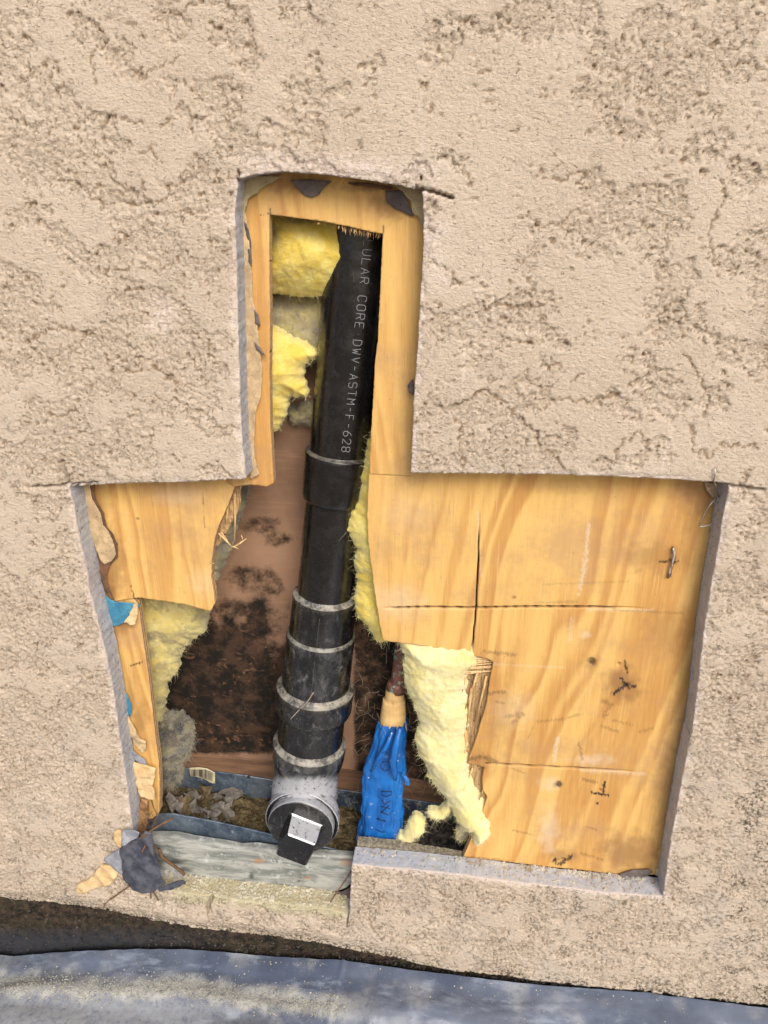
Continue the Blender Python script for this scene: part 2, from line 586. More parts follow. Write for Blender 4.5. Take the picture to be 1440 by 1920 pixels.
m = M('weathered_board')
g = m.noise(1, 5, .7, m.map((16, 40, 90), (0, -.09, 0)), .6)
c = m.mix(m.step(g, .38, .62), (.20, .215, .20), (.40, .405, .37))
c = m.mix(m.step(m.noise(26, 5, .7), .56, .66, 0, .7), c, (.11, .13, .13))
c = m.mix(m.step(m.noise(48, 6, .8), .56, .66, 0, .9), c, (.55, .57, .56))
c = m.mix(m.attr('rust'), c, (.42, .20, .08))
c = m.mix(m.attr('dark'), c, (.05, .05, .05))
board_m = m.out(c, .75, m.bump(g, .0016, .6), .3)

m = M('sandy_mortar')
c = m.mix(m.step(m.noise(300, 4, .75), .35, .65), (.20, .17, .12), (.50, .44, .33))
mortar_m = m.out(c, 1.0, m.bump(m.noise(420, 5, .8), .003, 1.0), .1)
m = M('grit')
c = m.mix(m.step(m.noise(60, 2), .35, .65), (.34, .30, .24), (.56, .52, .44))
grit_m = m.out(c, .95)
m = M('dark_gravel'); gravel_m = m.out(m.mix(m.step(m.noise(90, 3), .4, .65), (.025, .022, .020), (.09, .08, .07)), .85)
m = M('cavity_dirt')
c = m.mix(m.step(m.noise(70, 6, .7), .35, .65), (.06, .045, .025), (.21, .16, .085))
dirt_m = m.out(c, 1.0, m.bump(m.noise(140, 6, .7), .004, 1.0), .1)
leaf_m = paper('dry_leaf', (.26, .24, .21), (.16, .14, .12))
leaf_b = paper('brown_leaf', (.20, .15, .08), (.11, .08, .045))
twig_m = paper('twig_bark', (.22, .12, .06), (.12, .07, .04))
m = M('cobweb_thread'); web_m = m.out((.30, .26, .20), .9)
m = M('rusty_wire')
wire_m = m.out(m.mix(m.step(m.noise(90, 3), .45, .55), (.20, .15, .13), (.60, .57, .53)), .5, None, .5, Metallic=.5)

m = M('foundation_concrete')
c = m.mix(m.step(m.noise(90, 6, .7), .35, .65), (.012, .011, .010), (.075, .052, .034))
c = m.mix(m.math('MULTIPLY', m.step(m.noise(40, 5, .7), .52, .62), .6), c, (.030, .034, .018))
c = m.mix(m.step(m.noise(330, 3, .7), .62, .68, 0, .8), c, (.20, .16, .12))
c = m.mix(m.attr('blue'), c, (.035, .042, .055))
found_m = m.out(c, .95, m.bump(m.noise(300, 5, .7), .002, .9), .2)
m = M('plastic_film')
c = m.mix(m.step(m.noise(7, 4, .6), .35, .65), (.065, .082, .125), (.14, .165, .22))
c = m.mix(m.step(m.noise(1, 5, .7, m.map((14, 40, 14), (0, 0, .1))), .52, .68, 0, .55), c, (.32, .37, .45))
c = m.mix(m.math('MULTIPLY', m.attr('dust'), m.step(m.noise(160, 6, .8), .30, .55)), c, (.44, .44, .41))
c = m.mix(m.step(m.noise(260, 4, .75), .64, .70, 0, .25), c, (.45, .47, .52))
film_m = m.out(c, m.math('ADD', m.step(m.noise(20, 4), .3, .7, .16, .38), m.math('MULTIPLY', m.attr('dust'), .4)), m.bump(m.noise(40, 4, .6), .003, .35), .5)
m = M('saw_dust')
sawdust_m = m.out(m.mix(m.step(m.noise(260, 4, .8), .35, .65), (.38, .36, .30), (.60, .58, .50)), 1.0, m.bump(m.noise(500, 4, .8), .002, 1.0), .1)
m = M('yard_ground')
ground_m = m.out(m.mix(m.noise(8, 6, .7), (.14, .11, .08), (.24, .2, .15)), .95)

# ================================================================= SETTING
gs = 60
o = finish('ground', [(-gs, -gs, -.012), (gs, -gs, -.012), (gs, gs, -.012), (-gs, gs, -.012)], [(0, 1, 2, 3)], ground_m, origin=(0, 0, -.012))
tag(o, 'bare brown ground under the plastic sheet', None, None, 'structure')

# ---------------------------------------------------------------- stucco wall
HOLE = [(446, 336), (475, 328), (520, 322), (600, 326), (680, 336), (740, 346), (792, 356),
        (795, 420), (793, 487), (788, 560), (784, 640), (779, 706), (774, 800), (770, 886),
        (900, 888), (1000, 889), (1100, 891), (1220, 896), (1340, 903), (1368, 912),
        (1357, 956), (1345, 1034), (1333, 1103), (1320, 1181), (1310, 1273), (1298, 1370), (1280, 1450), (1272, 1500), (1258, 1575), (1243, 1682),
        (1178, 1678), (1067, 1667), (983, 1657), (900, 1646), (780, 1632), (660, 1622),
        (657, 1670), (654, 1720), (640, 1712), (600, 1703), (498, 1692), (420, 1684), (352, 1676), (308, 1668), (262, 1660), (240, 1600),
        (249, 1559), (237, 1468), (221, 1361), (211, 1290), (196, 1218), (181, 1159), (169, 1114), (160, 1063), (148, 1009), (139, 950), (128, 912),
        (250, 905), (350, 903), (461, 898), (458, 860), (454, 831), (450, 740), (448, 675), (445, 560), (443, 487), (440, 400)]
hole = pxpoly(HOLE, 0)
hole_r = ragged(hole, .003, .0006, 260, 3)
WB = [(-700, 1600), (-200, 1662), (0, 1690), (150, 1706), (350, 1745), (600, 1772), (850, 1822), (1080, 1846), (1200, 1857), (1440, 1886), (1700, 1916), (2200, 1975)]
wb = pxpoly(WB, 0)
belowp = np.array(list(wb) + [[3, -.3], [-3, -.3]])
wbr = np.array(list(ragged(wb, .006, .0016, 90, 5, closed=False)) + [wb[-1], [3, -.3], [-3, -.3]])

def progressive(lo, hi, step, far_lo, far_hi):
    core = list(np.arange(lo, hi, step))
    a, s = [], step
    v = core[0]
    while v > far_lo:
        s *= 1.35; v -= s; a.append(v)
    b, s = [], step
    v = core[-1]
    while v < far_hi:
        s *= 1.35; v += s; b.append(v)
    return np.array(a[::-1] + core + b)
xs = progressive(-.50, .62, .00135, -2.4, 2.4)
zs = progressive(.02, 1.18, .00150, -.2, 2.6)
GX, GZ = np.meshgrid(xs, zs)
cx, cz = (GX[:-1, :-1] + GX[1:, 1:]) / 2, (GZ[:-1, :-1] + GZ[1:, 1:]) / 2
keep = ~inside(hole_r, cx, cz) & ~inside(wbr, cx, cz)

KERF = [([(62, 913), (100, 911), (128, 909), (180, 906)], 3.2), ([(117, 866), (122, 885), (129, 910)], 4.5),
        ([(1350, 908), (1395, 914), (1432, 918)], 3.5), ([(780, 352), (815, 360), (848, 371)], 4.0), ([(791, 356), (790, 330)], 1.5),
        ([(445, 340), (447, 318)], 2.0), ([(396, 1670), (398, 1682), (391, 1694), (393, 1708)], 4.5), ([(655, 1700), (649, 1740)], 1.5)]
stk = {}
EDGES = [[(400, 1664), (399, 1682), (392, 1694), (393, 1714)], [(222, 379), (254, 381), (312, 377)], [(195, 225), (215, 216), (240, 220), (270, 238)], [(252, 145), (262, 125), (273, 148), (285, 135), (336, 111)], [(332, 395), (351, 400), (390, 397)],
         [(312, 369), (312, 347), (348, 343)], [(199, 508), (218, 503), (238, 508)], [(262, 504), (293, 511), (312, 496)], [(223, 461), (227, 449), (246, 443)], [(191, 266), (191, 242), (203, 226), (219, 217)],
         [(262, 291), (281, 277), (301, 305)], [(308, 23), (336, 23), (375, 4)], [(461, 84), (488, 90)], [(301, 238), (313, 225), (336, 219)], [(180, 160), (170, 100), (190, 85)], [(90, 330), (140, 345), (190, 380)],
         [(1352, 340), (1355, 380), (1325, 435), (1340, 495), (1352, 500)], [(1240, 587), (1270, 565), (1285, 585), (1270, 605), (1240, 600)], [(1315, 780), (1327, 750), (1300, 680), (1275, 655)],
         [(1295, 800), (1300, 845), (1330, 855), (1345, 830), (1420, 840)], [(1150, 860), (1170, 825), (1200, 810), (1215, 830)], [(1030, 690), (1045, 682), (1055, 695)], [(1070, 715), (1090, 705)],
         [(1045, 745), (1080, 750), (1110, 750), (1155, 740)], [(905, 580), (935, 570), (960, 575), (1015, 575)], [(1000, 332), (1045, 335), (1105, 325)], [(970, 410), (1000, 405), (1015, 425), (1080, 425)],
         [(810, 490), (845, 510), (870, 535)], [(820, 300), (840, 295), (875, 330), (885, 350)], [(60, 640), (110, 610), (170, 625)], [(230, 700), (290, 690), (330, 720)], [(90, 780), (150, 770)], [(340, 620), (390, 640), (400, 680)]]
BED = np.array([(836, 768), (870, 752), (915, 731), (950, 762), (985, 790), (1008, 812), (1010, 838), (1045, 860), (1075, 892), (875, 896), (862, 840), (866, 800)], float)
def stucco_h(x, z, dist):
    px, py = proj(np.stack([x, np.zeros_like(x), z], 1))
    low = fbm(x * 14, z * 14, 1.5, 3)
    # knocked-down plaster: raised smooth lays with broken edges over a coarse bed
    A = fbm(x * 19 + 3, z * 24, 4.2, 6, .62)
    B = fbm(x * 36 + 30, z * 40, 9.1, 4, .6)
    rough_reg = sstep(-.25, .45, fbm(x * 6 + 2, z * 6, 7.7, 3) + .60 * sstep(.66, .30, z) + .50 * sstep(-.10, -.34, x) )
    thr = -.31 + .44 * rough_reg
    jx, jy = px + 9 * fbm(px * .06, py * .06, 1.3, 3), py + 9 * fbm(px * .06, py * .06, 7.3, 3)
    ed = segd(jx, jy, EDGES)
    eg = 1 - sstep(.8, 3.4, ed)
    inb = inside(BED, jx, jy)
    bd = closest(BED, jx, jy)[0]
    A = np.where(inb, np.minimum(A, thr - .2), A)
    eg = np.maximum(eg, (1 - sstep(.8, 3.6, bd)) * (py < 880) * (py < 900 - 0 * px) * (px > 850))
    lay = sstep(-.022, .0, A - thr)
    bed = 1 - lay
    stk['coarse'] = np.clip(bed * .95 + .35 * rough_reg, 0, 1)
    h = .0019 * lay * (1 - .25 * rough_reg)
    # the coarse bed: sharp crumbs and pock marks
    wx = x + .0016 * noise(x * 190, z * 190, 1.1)
    wz = z + .0016 * noise(x * 190, z * 190, 5.1)
    cru = np.abs(noise(wx * 150, wz * 190, 2.2))
    cru2 = noise(wx * 330, wz * 380, 6.6)
    h += bed * (.0016 * np.minimum(cru, .35) / .35 - .0008 + .0005 * cru2)
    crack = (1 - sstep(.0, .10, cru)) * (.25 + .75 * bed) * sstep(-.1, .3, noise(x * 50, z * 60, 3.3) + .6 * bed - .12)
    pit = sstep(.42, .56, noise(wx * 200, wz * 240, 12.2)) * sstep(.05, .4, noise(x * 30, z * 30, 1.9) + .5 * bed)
    h -= .0010 * crack * lay + .0018 * pit
    h += (.00022 * fbm(x * 210, z * 400, 4.4, 3, .6) + .00035 * fbm(x * 75, z * 95, 24.4, 3, .6)) * lay
    h += .0005 * low - .0016 * eg
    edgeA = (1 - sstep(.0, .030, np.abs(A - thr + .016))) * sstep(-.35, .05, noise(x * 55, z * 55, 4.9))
    stk['dirt_shade'] = np.clip(.50 * crack + .8 * pit + 1.0 * edgeA + .95 * eg, 0, 1)  # brown dirt plus shade painted into crevices and along the plate edges
    # saw kerfs overshooting the corners
    for seg, wpx in KERF:
        sd_ = segd(px, py, [seg])
        g = 1 - sstep(wpx * .5, wpx, sd_)
        h -= .012 * g
        stk.setdefault('k', np.zeros_like(x))
        stk['k'] = np.maximum(stk['k'], g)
    # raised straight scar from a blade on the right of the slot, and a shaved patch
    dh = closest(hole, x, z)[0]
    near = 1 - sstep(.0, .006, dh + .007 * noise(x * 90, z * 90, 3))
    h = h * (1 - .5 * near) - .0006 * near * (dist < .02)
    chalk = np.clip(near * 1.1, 0, 1)
    scr = segd(px, py, [[(893, 505), (893, 625)], [(925, 500), (925, 600)], [(1260, 800), (1240, 880)], [(870, 650), (868, 740)], [(792, 260), (792, 330)]])
    chalk = np.maximum(chalk, (1 - sstep(1, 3.5, scr)) * .9)
    bl = 1 - sstep(10, 34, np.hypot((px - 305), (py - 592) * .7) + 8 * noise(px * .05, py * .05, 1))
    bl2 = 1 - sstep(4, 40, np.abs(px - 818 + (py - 480) * .05) + 14 * noise(px * .04, py * .03, 2)) * 1.0
    chalk = np.maximum(chalk, np.maximum(bl * .8, bl2 * .7 * sstep(400, 430, py) * sstep(560, 520, py)))
    topsc = (1 - sstep(0, 40, np.abs(py - 312 - (px - 620) * .05))) * sstep(430, 480, px) * sstep(880, 800, px)
    chalk = np.maximum(chalk, topsc * .85)
    stk['chalk'] = np.clip(chalk, 0, 1)
    lowm = sstep(.62, .40, z)
    stk['cement'] = np.clip(.30 * lowm * sstep(.05, .5, fbm(x * 16, z * 16, 8, 3)) + .0, 0, 1)
    sandy = sstep(300, 340, px) * sstep(660, 640, px) * (1 - sstep(2, 22, np.abs(py - (1692 + (px - 500) * .11)) + 8 * noise(px * .06, py * .06, 4))) 
    stk['sand'] = np.clip(sandy * 1.2, 0, 1)
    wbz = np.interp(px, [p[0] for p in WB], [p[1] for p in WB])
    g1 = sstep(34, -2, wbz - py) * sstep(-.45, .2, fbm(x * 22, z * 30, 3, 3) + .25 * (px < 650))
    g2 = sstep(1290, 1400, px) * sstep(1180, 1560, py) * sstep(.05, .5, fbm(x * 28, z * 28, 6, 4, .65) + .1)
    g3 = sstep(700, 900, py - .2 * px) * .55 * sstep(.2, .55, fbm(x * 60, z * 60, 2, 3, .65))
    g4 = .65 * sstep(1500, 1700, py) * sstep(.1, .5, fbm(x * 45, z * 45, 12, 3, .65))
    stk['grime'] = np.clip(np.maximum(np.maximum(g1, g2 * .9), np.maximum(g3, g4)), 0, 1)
    # the base leans back under its lower edge
    dz = py - wbz
    h -= .007 * sstep(-26, 0, dz) * sstep(1300, 200, px)
    return h
stucco = thing('stucco_wall', 'beige textured stucco wall with a T-shaped saw-cut opening', 'wall', (0, 0, .02))
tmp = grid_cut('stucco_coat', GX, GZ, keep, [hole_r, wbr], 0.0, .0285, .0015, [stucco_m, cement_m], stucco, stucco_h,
    {'dirt_shade': lambda x, z, a, b, V: np.concatenate([stk['dirt_shade'] * (1 - stk['k']), np.zeros(len(x) - len(stk['dirt_shade']))]),
     'coarse': lambda x, z, a, b, V: np.concatenate([stk['coarse'], np.zeros(len(x) - len(stk['dirt_shade']))]),
     'chalk': lambda x, z, a, b, V: np.concatenate([stk['chalk'], np.zeros(len(x) - len(stk['chalk']))]),
     'cement': lambda x, z, a, b, V: np.concatenate([np.maximum(stk['cement'], stk['k']), np.zeros(len(x) - len(stk['chalk']))]),
     'sand': lambda x, z, a, b, V: np.concatenate([stk['sand'], (sstep(285, 300, a) * sstep(655, 650, a) * sstep(1640, 1650, b))[len(stk['sand']):]]),
     'grime': lambda x, z, a, b, V: np.concatenate([stk['grime'] * (1 - .0 * stk['k']), np.zeros(len(x) - len(stk['chalk']))])},
    rows=12, back=False, sidenoise=.0005, side_as=True, snapd=.003)

# the pale broken mortar left behind the lower left edge of the cut
def rough_h(a, s):
    return lambda x, z, dist: a * fbm(x * s, z * s, 2.5, 4, .6)

# ---------------------------------------------------------------- plywood sheathing
def grain_fn(seed, lean, per, amp=.018):
    def f(x, z, px, py, V):
        G = x + lean * z + lean * .9 * (z - .45) ** 2 + amp * fbm(x * 9 + seed, z * 2.6, seed, 2) + .0035 * fbm(x * 30, z * 9, seed + 4, 3)
        ph = G / per + 1.1 * noise(G * 22, z * 1.2, seed) + .35 * noise(G * 70, z * 3, seed + 2)
        fr = ph - np.floor(ph)
        k = np.floor(ph)
        amp_k = .55 + .45 * np.sin(k * 12.9898 + seed)
        return np.clip(sstep(0, .75, fr) * (1 - sstep(.66, 1.0, fr)) * amp_k, 0, 1)
    return f
zero = lambda x, z, a, b, V: np.zeros_like(x)
def blobs(lst):
    """soft spots: (px, py, rx, ry, strength)"""
    def f(x, z, px, py, V):
        r = np.zeros_like(x)
        for bx, by, rx, ry, s in lst:
            q = np.hypot((px - bx) / rx, (py - by) / ry) + .35 * fbm(px * .06, py * .06, bx * .1, 3)
            r = np.maximum(r, s * (1 - sstep(.15, 1.25, q)))
        return r
    return f
def lines(lst):
    def f(x, z, px, py, V):
        r = np.zeros_like(x)
        for seg, wd, s in lst:
            r = np.maximum(r, (s if s > .8 else s * .65) * (1 - sstep(wd * .25, wd * .85, segd(px, py, [seg]) + .9 * wd * noise(px * .3, py * .16, wd))))
        return r
    return f
def mx(*fs):
    return lambda *a: np.maximum.reduce([f(*a) for f in fs])

DP = .030
PT = .0115
# frame round the tall slot
FRAME = [(430, 322), (620, 318), (812, 335), (812, 500), (800, 700), (792, 893), (770, 893), (693, 889),
         (694, 850), (697, 790), (700, 740), (703, 680), (708, 640), (712, 560), (715, 500), (718, 438),
         (700, 436), (660, 426), (600, 414), (550, 408), (505, 402), (505, 500), (506, 600), (505, 700), (507, 800), (513, 906),
         (500, 912), (470, 909), (440, 912), (425, 905), (420, 700), (418, 500)]
fr_ = thing('plywood_sheet', 'amber plywood frame round the tall upper slot of the opening', 'plywood', P(500, 905, DP), 'plywood sheathing pieces')
slab('board_face', ragged(pxpoly(FRAME, DP), .0025, .00035, 400, 2), DP, PT, .00125, [ply_m, edge_m], fr_, rough_h(.0001, 200),
     {'grain': grain_fn(3, .05, .034), 'pale': blobs([(640, 470, 2, 2, .2)]),
      'scorch': mx(blobs([(560, 345, 70, 22, .8), (735, 385, 42, 34, .7), (700, 352, 60, 10, .8), (462, 400, 9, 60, .4)]), zero),
      'dark': lines([([(488, 403), (507, 401)], 1.8, 1), ([(507, 392), (507, 412)], 1.8, 1), ([(718, 425), (719, 440)], 1.5, 1)])}, rows=5)
# upper edge splinters of the slot
bag = Bag()
for k in range(70):
    px0 = random.choice([random.uniform(640, 716), random.uniform(520, 716)])
    py0 = 402 + (px0 - 505) * .171
    a = P(px0, py0 - 1, DP + random.uniform(.002, .010))
    L = random.uniform(.002, .007) if px0 > 635 else random.uniform(.001, .003)
    b = a + np.array([random.uniform(-.0012, .0012), random.uniform(-.002, .002), -L])
    V, Fc = tube([a, (a + b) / 2, b], [.0005, .0004, .0001], 4)
    bag.add(V, Fc)
so = bag.build('splinters', splinter_m, fr_)
so['kind'] = 'stuff'

# left board
LEFT = [(120, 890), (250, 885), (470, 880), (442, 905), (436, 925), (424, 955), (410, 985), (402, 1010), (397, 1050), (396, 1085), (401, 1110), (403, 1132), (394, 1146),
        (372, 1140), (345, 1133), (300, 1126), (262, 1121), (250, 1122), (215, 1128), (190, 1115), (165, 1040), (140, 960)]
lp = thing('plywood_sheet', 'small plywood board left of the pipe with a broken right edge', 'plywood', P(300, 1130, DP), 'plywood sheathing pieces')
slab('board_face', ragged(pxpoly(LEFT, DP + .001), .0025, .0006, 350, 5), DP + .001, PT, .00125, [ply_m, edge_m], lp, rough_h(.0002, 120),
     {'grain': grain_fn(8, -.02, .022), 'pale': blobs([(330, 930, 60, 20, .25), (380, 1090, 30, 30, .3)]),
      'scorch': blobs([(180, 930, 40, 90, .45), (215, 1070, 28, 60, .65), (205, 1105, 30, 20, .8), (175, 900, 40, 20, .5)]),
      'dark': mx(lines([([(246, 1098), (252, 1122)], 1.8, 1), ([(380, 925), (384, 990)], 1.5, .8)]), blobs([(258, 972, 5, 3, .7)]))}, rows=5)
# torn plies on its right edge
slab('torn_ply', ragged(pxpoly([(432, 900), (450, 915), (445, 960), (430, 985), (420, 1010), (404, 1030), (398, 1000), (410, 960), (425, 920)], DP + .008), .003, .0015, 300, 9), DP + .0125, .004, .0012, torn_m, lp, rough_h(.001, 200))
def sticks(parent, lst, name='splinter', mat=None):
    for (a, b, wd, d0, d1) in lst:
        A, B = P(*a, d0), P(*b, d1)
        V, Fc = tube([A, A * .6 + B * .4 + np.array([.0004, 0, 0]), B], [wd, wd * .9, wd * .35], 5)
        o = finish(name, V, Fc, mat or splinter_m, parent)
sticks(lp, [((410, 1000), (437, 1028), .0011, .036, .032), ((415, 998), (434, 1026), .0008, .036, .033), ((437, 1027), (462, 1010), .0014, .032, .03), ((436, 1024), (448, 1030), .0009, .03, .03),
            ((440, 925), (440, 1014), .0016, .04, .038), ((427, 940), (424, 985), .0012, .041, .036), ((412, 1002), (413, 1012), .0006, .034, .03), ((455, 1012), (452, 1003), .0006, .031, .03), ((395, 1056), (402, 1057), .0006, .031, .03)])

# lower left strip of sheathing
STRIP = [(196, 1118), (247, 1120), (258, 1133), (262, 1160), (268, 1200), (277, 1262), (284, 1320), (291, 1385), (297, 1430), (299, 1480), (298, 1525), (285, 1535),
         (262, 1535), (240, 1450), (222, 1350), (205, 1240), (190, 1150)]
ls = thing('plywood_sheet', 'narrow leaning plywood strip at the lower left of the opening', 'plywood', P(280, 1530, DP), 'plywood sheathing pieces')
slab('board_face', ragged(pxpoly(STRIP, DP + .003), .003, .0005, 300, 6), DP + .003, PT, .00125, [ply_m, edge_m], ls, rough_h(.0002, 120),
     {'grain': grain_fn(12, .16, .020), 'pale': zero,
      'scorch': blobs([(228, 1160, 22, 30, .8), (225, 1180, 16, 20, .6), (262, 1350, 20, 40, .6), (250, 1300, 12, 60, .3)]),
      'dark': lines([([(247, 1248), (265, 1242)], 3, .9), ([(293, 1480), (295, 1530)], 3, .4)])}, rows=5)

# right board
RIGHTB = [(691, 888), (770, 882), (1000, 880), (1400, 895), (1385, 1000), (1360, 1150), (1338, 1300), (1305, 1500), (1262, 1645),
          (1226, 1640), (1150, 1640), (1075, 1630), (1000, 1622), (940, 1614), (868, 1609), (880, 1580), (893, 1548), (905, 1520), (914, 1495), (905, 1480),
          (904, 1462), (908, 1440), (893, 1434), (876, 1431), (884, 1410), (893, 1385), (903, 1350), (912, 1320), (918, 1280), (925, 1242), (915, 1236), (884, 1229),
          (850, 1222), (800, 1211), (750, 1205), (719, 1201), (711, 1165), (704, 1120), (697, 1070), (690, 1010), (688, 960), (691, 915)]
rb = thing('plywood_sheet', 'large amber plywood board right of the pipe with long saw cuts and knots', 'plywood', P(1050, 1640, DP), 'plywood sheathing pieces')
KR = [([(899, 950), (897, 1040), (893, 1140), (884, 1232)], 1.6, (950, 1100)), ([(712, 1141), (800, 1139), (890, 1140), (1000, 1138), (1110, 1138), (1222, 1141)], 1.7, None), ([(912, 1432), (1000, 1436), (1100, 1441), (1206, 1448)], 1.7, None)]
rk = {}
def right_h(x, z, dist):
    px, py = proj(np.stack([x, np.full_like(x, DP), z], 1))
    h = .0008 * fbm(x * 7, z * 7, 2.2, 2) + .0001 * fbm(x * 300, z * 60, 3, 2)
    k = np.zeros_like(x)
    s1 = 1 - sstep(.7, 1.9, segd(px, py, [KR[0][0]]))
    k = np.maximum(k, s1 * sstep(950, 1080, py))
    s2 = 1 - sstep(1.3, 2.6, segd(px, py, [KR[1][0]]))
    k = np.maximum(k, s2 * sstep(712, 780, px) * sstep(1225, 1040, px))
    s3 = 1 - sstep(1.2, 2.4, segd(px, py, [KR[2][0]]))
    k = np.maximum(k, s3 * sstep(1208, 1060, px))
    for bx, by, r in [(1109, 1240, 8), (1046, 1471, 7), (1170, 1285, 7), (1160, 1245, 4), (1125, 1482, 4), (1055, 1613, 6), (1256, 1052, 4)]:
        k = np.maximum(k, .25 * (1 - sstep(r * .6, r, np.hypot(px - bx, py - by))))
    rk['k'] = k
    rk['edge'] = np.clip((1 - sstep(1.5, 5, segd(px, py, [KR[0][0], KR[1][0], KR[2][0]]))) * .8 , 0, 1)
    # seam where this board meets the frame above
    return h - .010 * k
def right_dark(x, z, px, py, V):
    r = lines([([(1238, 1053), (1270, 1053)], 4, .9), ([(1262, 1027), (1264, 1050), (1254, 1082)], 4.5, .95),
               ([(1150, 1300), (1175, 1283), (1190, 1287)], 5, 1), ([(1165, 1272), (1180, 1290)], 4, 1), ([(1172, 1240), (1176, 1262)], 4, .9),
               ([(1110, 1486), (1140, 1491)], 4, 1), ([(1133, 1468), (1131, 1484)], 4, 1), ([(1095, 1462), (1118, 1467)], 5, .6),
               ([(905, 1222), (965, 1228)], 5, .55), ([(915, 1300), (948, 1297)], 5, .6), ([(930, 1315), (945, 1318)], 4, .5),
               ([(950, 1345), (980, 1338), (960, 1355)], 6, .5), ([(1008, 1353), (1050, 1350), (1085, 1340)], 4, .45), ([(1130, 1313), (1145, 1320), (1132, 1345)], 6, .5),
               ([(1150, 1350), (1185, 1360)], 4, .4), ([(1130, 1362), (1160, 1372)], 5, .45), ([(1200, 1372), (1222, 1366)], 5, .4),
               ([(880, 1424), (905, 1418), (930, 1428)], 7, .75), ([(1085, 1395), (1092, 1425)], 4, .55),
               ([(1040, 1612), (1052, 1620), (1070, 1606)], 6, .95), ([(962, 1556), (998, 1566)], 3, .5), ([(1090, 1600), (1130, 1612)], 4, .5),
               ([(1100, 1550), (1120, 1556)], 2.5, .5), ([(960, 1440), (985, 1450)], 2.5, .4), ([(870, 1606), (940, 1612)], 3, .5),
               ([(1005, 1130), (1080, 1128)], 4, .35), ([(1150, 1143), (1280, 1150)], 4, .35), ([(1020, 1096), (1180, 1090)], 3, .25), ([(990, 1385), (1000, 1362)], 2, .4)])(x, z, px, py, V)
    r = np.maximum(r, blobs([(1109, 1240, 10, 10, .8), (1046, 1471, 9, 8, .85), (1120, 1506, 3, 3, 1), (965, 1120, 6, 4, .7), (905, 1440, 8, 8, .7)])(x, z, px, py, V))
    n = len(rk['k'])
    return r
def right_kerf(x, z, px, py, V):
    r = np.zeros_like(x)
    r[:len(rk['k'])] = sstep(.10, .55, rk['k'])
    return r
def right_pale(x, z, px, py, V):
    r = lines([([(1103, 985), (1098, 1050), (1086, 1112)], 5.5, .8), ([(1045, 1385), (1040, 1425)], 6, .8), ([(1072, 1160), (1068, 1200)], 6, .45), ([(925, 1245), (1060, 1252)], 3.5, .35),
               ([(712, 1143), (890, 1144)], 4, .2), ([(1100, 1143), (1222, 1144)], 5, .5), ([(1090, 1444), (1206, 1451)], 5.5, .6), ([(895, 960), (902, 1080)], 4, .5)])(x, z, px, py, V)
    return np.maximum(r, blobs([(740, 1130, 70, 40, .35), (1030, 1560, 22, 50, .5), (1110, 1425, 50, 12, .5), (760, 960, 60, 50, .15), (1030, 1470, 20, 18, .5), (960, 1330, 50, 40, .3), (1100, 1190, 12, 8, .5)])(x, z, px, py, V))
slab('board_face', ragged(pxpoly(RIGHTB, DP), .0025, .0005, 350, 1), DP, PT, .00085, [ply_m, edge_m], rb, right_h,
     {'kerf': right_kerf, 'grain': grain_fn(20, -.17, .046, .036), 'pale': right_pale, 'dark': right_dark,
      'scorch': blobs([(1320, 930, 60, 50, .6), (1225, 1045, 60, 35, .45), (1165, 1285, 42, 40, .75), (1180, 1600, 75, 45, .65), (1250, 1500, 30, 120, .35), (1290, 1300, 30, 150, .3),
                       (940, 1340, 40, 90, .3), (1055, 1605, 40, 18, .6), (1110, 1243, 22, 18, .4), (1060, 910, 120, 18, .3), (1250, 1180, 60, 50, .3), (900, 1430, 30, 30, .45)])}, rows=5)
slab('torn_ply', ragged(pxpoly([(864, 1236), (900, 1232), (930, 1238), (935, 1300), (925, 1400), (915, 1440), (925, 1500), (905, 1500), (885, 1480), (868, 1450), (868, 1400), (874, 1340), (868, 1290)], DP + .005), .003, .0013, 300, 9),
     DP + .0065, .005, .00115, torn_m, rb, lambda x, z, dist: .0012 * fbm(x * 260, z * 22, 2.5, 3, .6))
lst = []
for k in range(9):
    yy = 1231 + k * 3.6
    lst.append(((858 + random.uniform(-6, 14), yy + random.uniform(2, 5)), (924 + random.uniform(-4, 3), yy + random.uniform(-3, 2)), .0013, DP + .001, DP + .004))
lst += [((852, 1252), (872, 1240), .0008, .028, .031), ((850, 1292), (874, 1290), .0016, .034, .034), ((895, 1262), (872, 1330), .0012, .031, .034), ((912, 1268), (893, 1345), .0014, .031, .034), ((872, 1270), (866, 1300), .0010, .032, .033),
        ((884, 1290), (874, 1370), .0014, .033, .034), ((873, 1368), (870, 1430), .0018, .035, .034), ((920, 1445), (898, 1500), .0016, .032, .032), ((886, 1440), (870, 1480), .0010, .034, .034)]
sticks(rb, lst)

# ---------------------------------------------------------------- building paper and tatters
def scrap(name, label, cat, pts, d, mat, seed=1, curl=.001, amp=.0006, res=.0012, group=None, parent=None, bend=None, thick=.0005):
    o = slab(name, ragged(pxpoly(pts, d), .002, amp, 420, seed), d, thick, res, mat, parent, lambda x, z, dist: curl * (fbm(x * 55, z * 55, seed, 3) + .5), bend=bend)
    if parent is None: tag(o, label, cat, group)
    return o
scrap('paper_scrap', 'beige torn building paper on the edge of the left board', 'paper', [(150, 905), (168, 907), (172, 935), (188, 962), (194, 985), (205, 1000), (214, 1022), (217, 1040), (210, 1052), (196, 1058), (188, 1050), (172, 1010), (160, 960)], .0265, tan_paper, 2)
scrap('paper_scrap', 'dark charred paper rim behind the beige torn paper', 'paper', [(160, 900), (175, 906), (178, 935), (194, 962), (200, 988), (212, 1002), (220, 1020), (221, 1044), (206, 1060), (200, 1080), (204, 1105), (214, 1124), (205, 1126), (188, 1085), (180, 1040), (160, 960)], .0280, brown_tatter, 3, .0003)
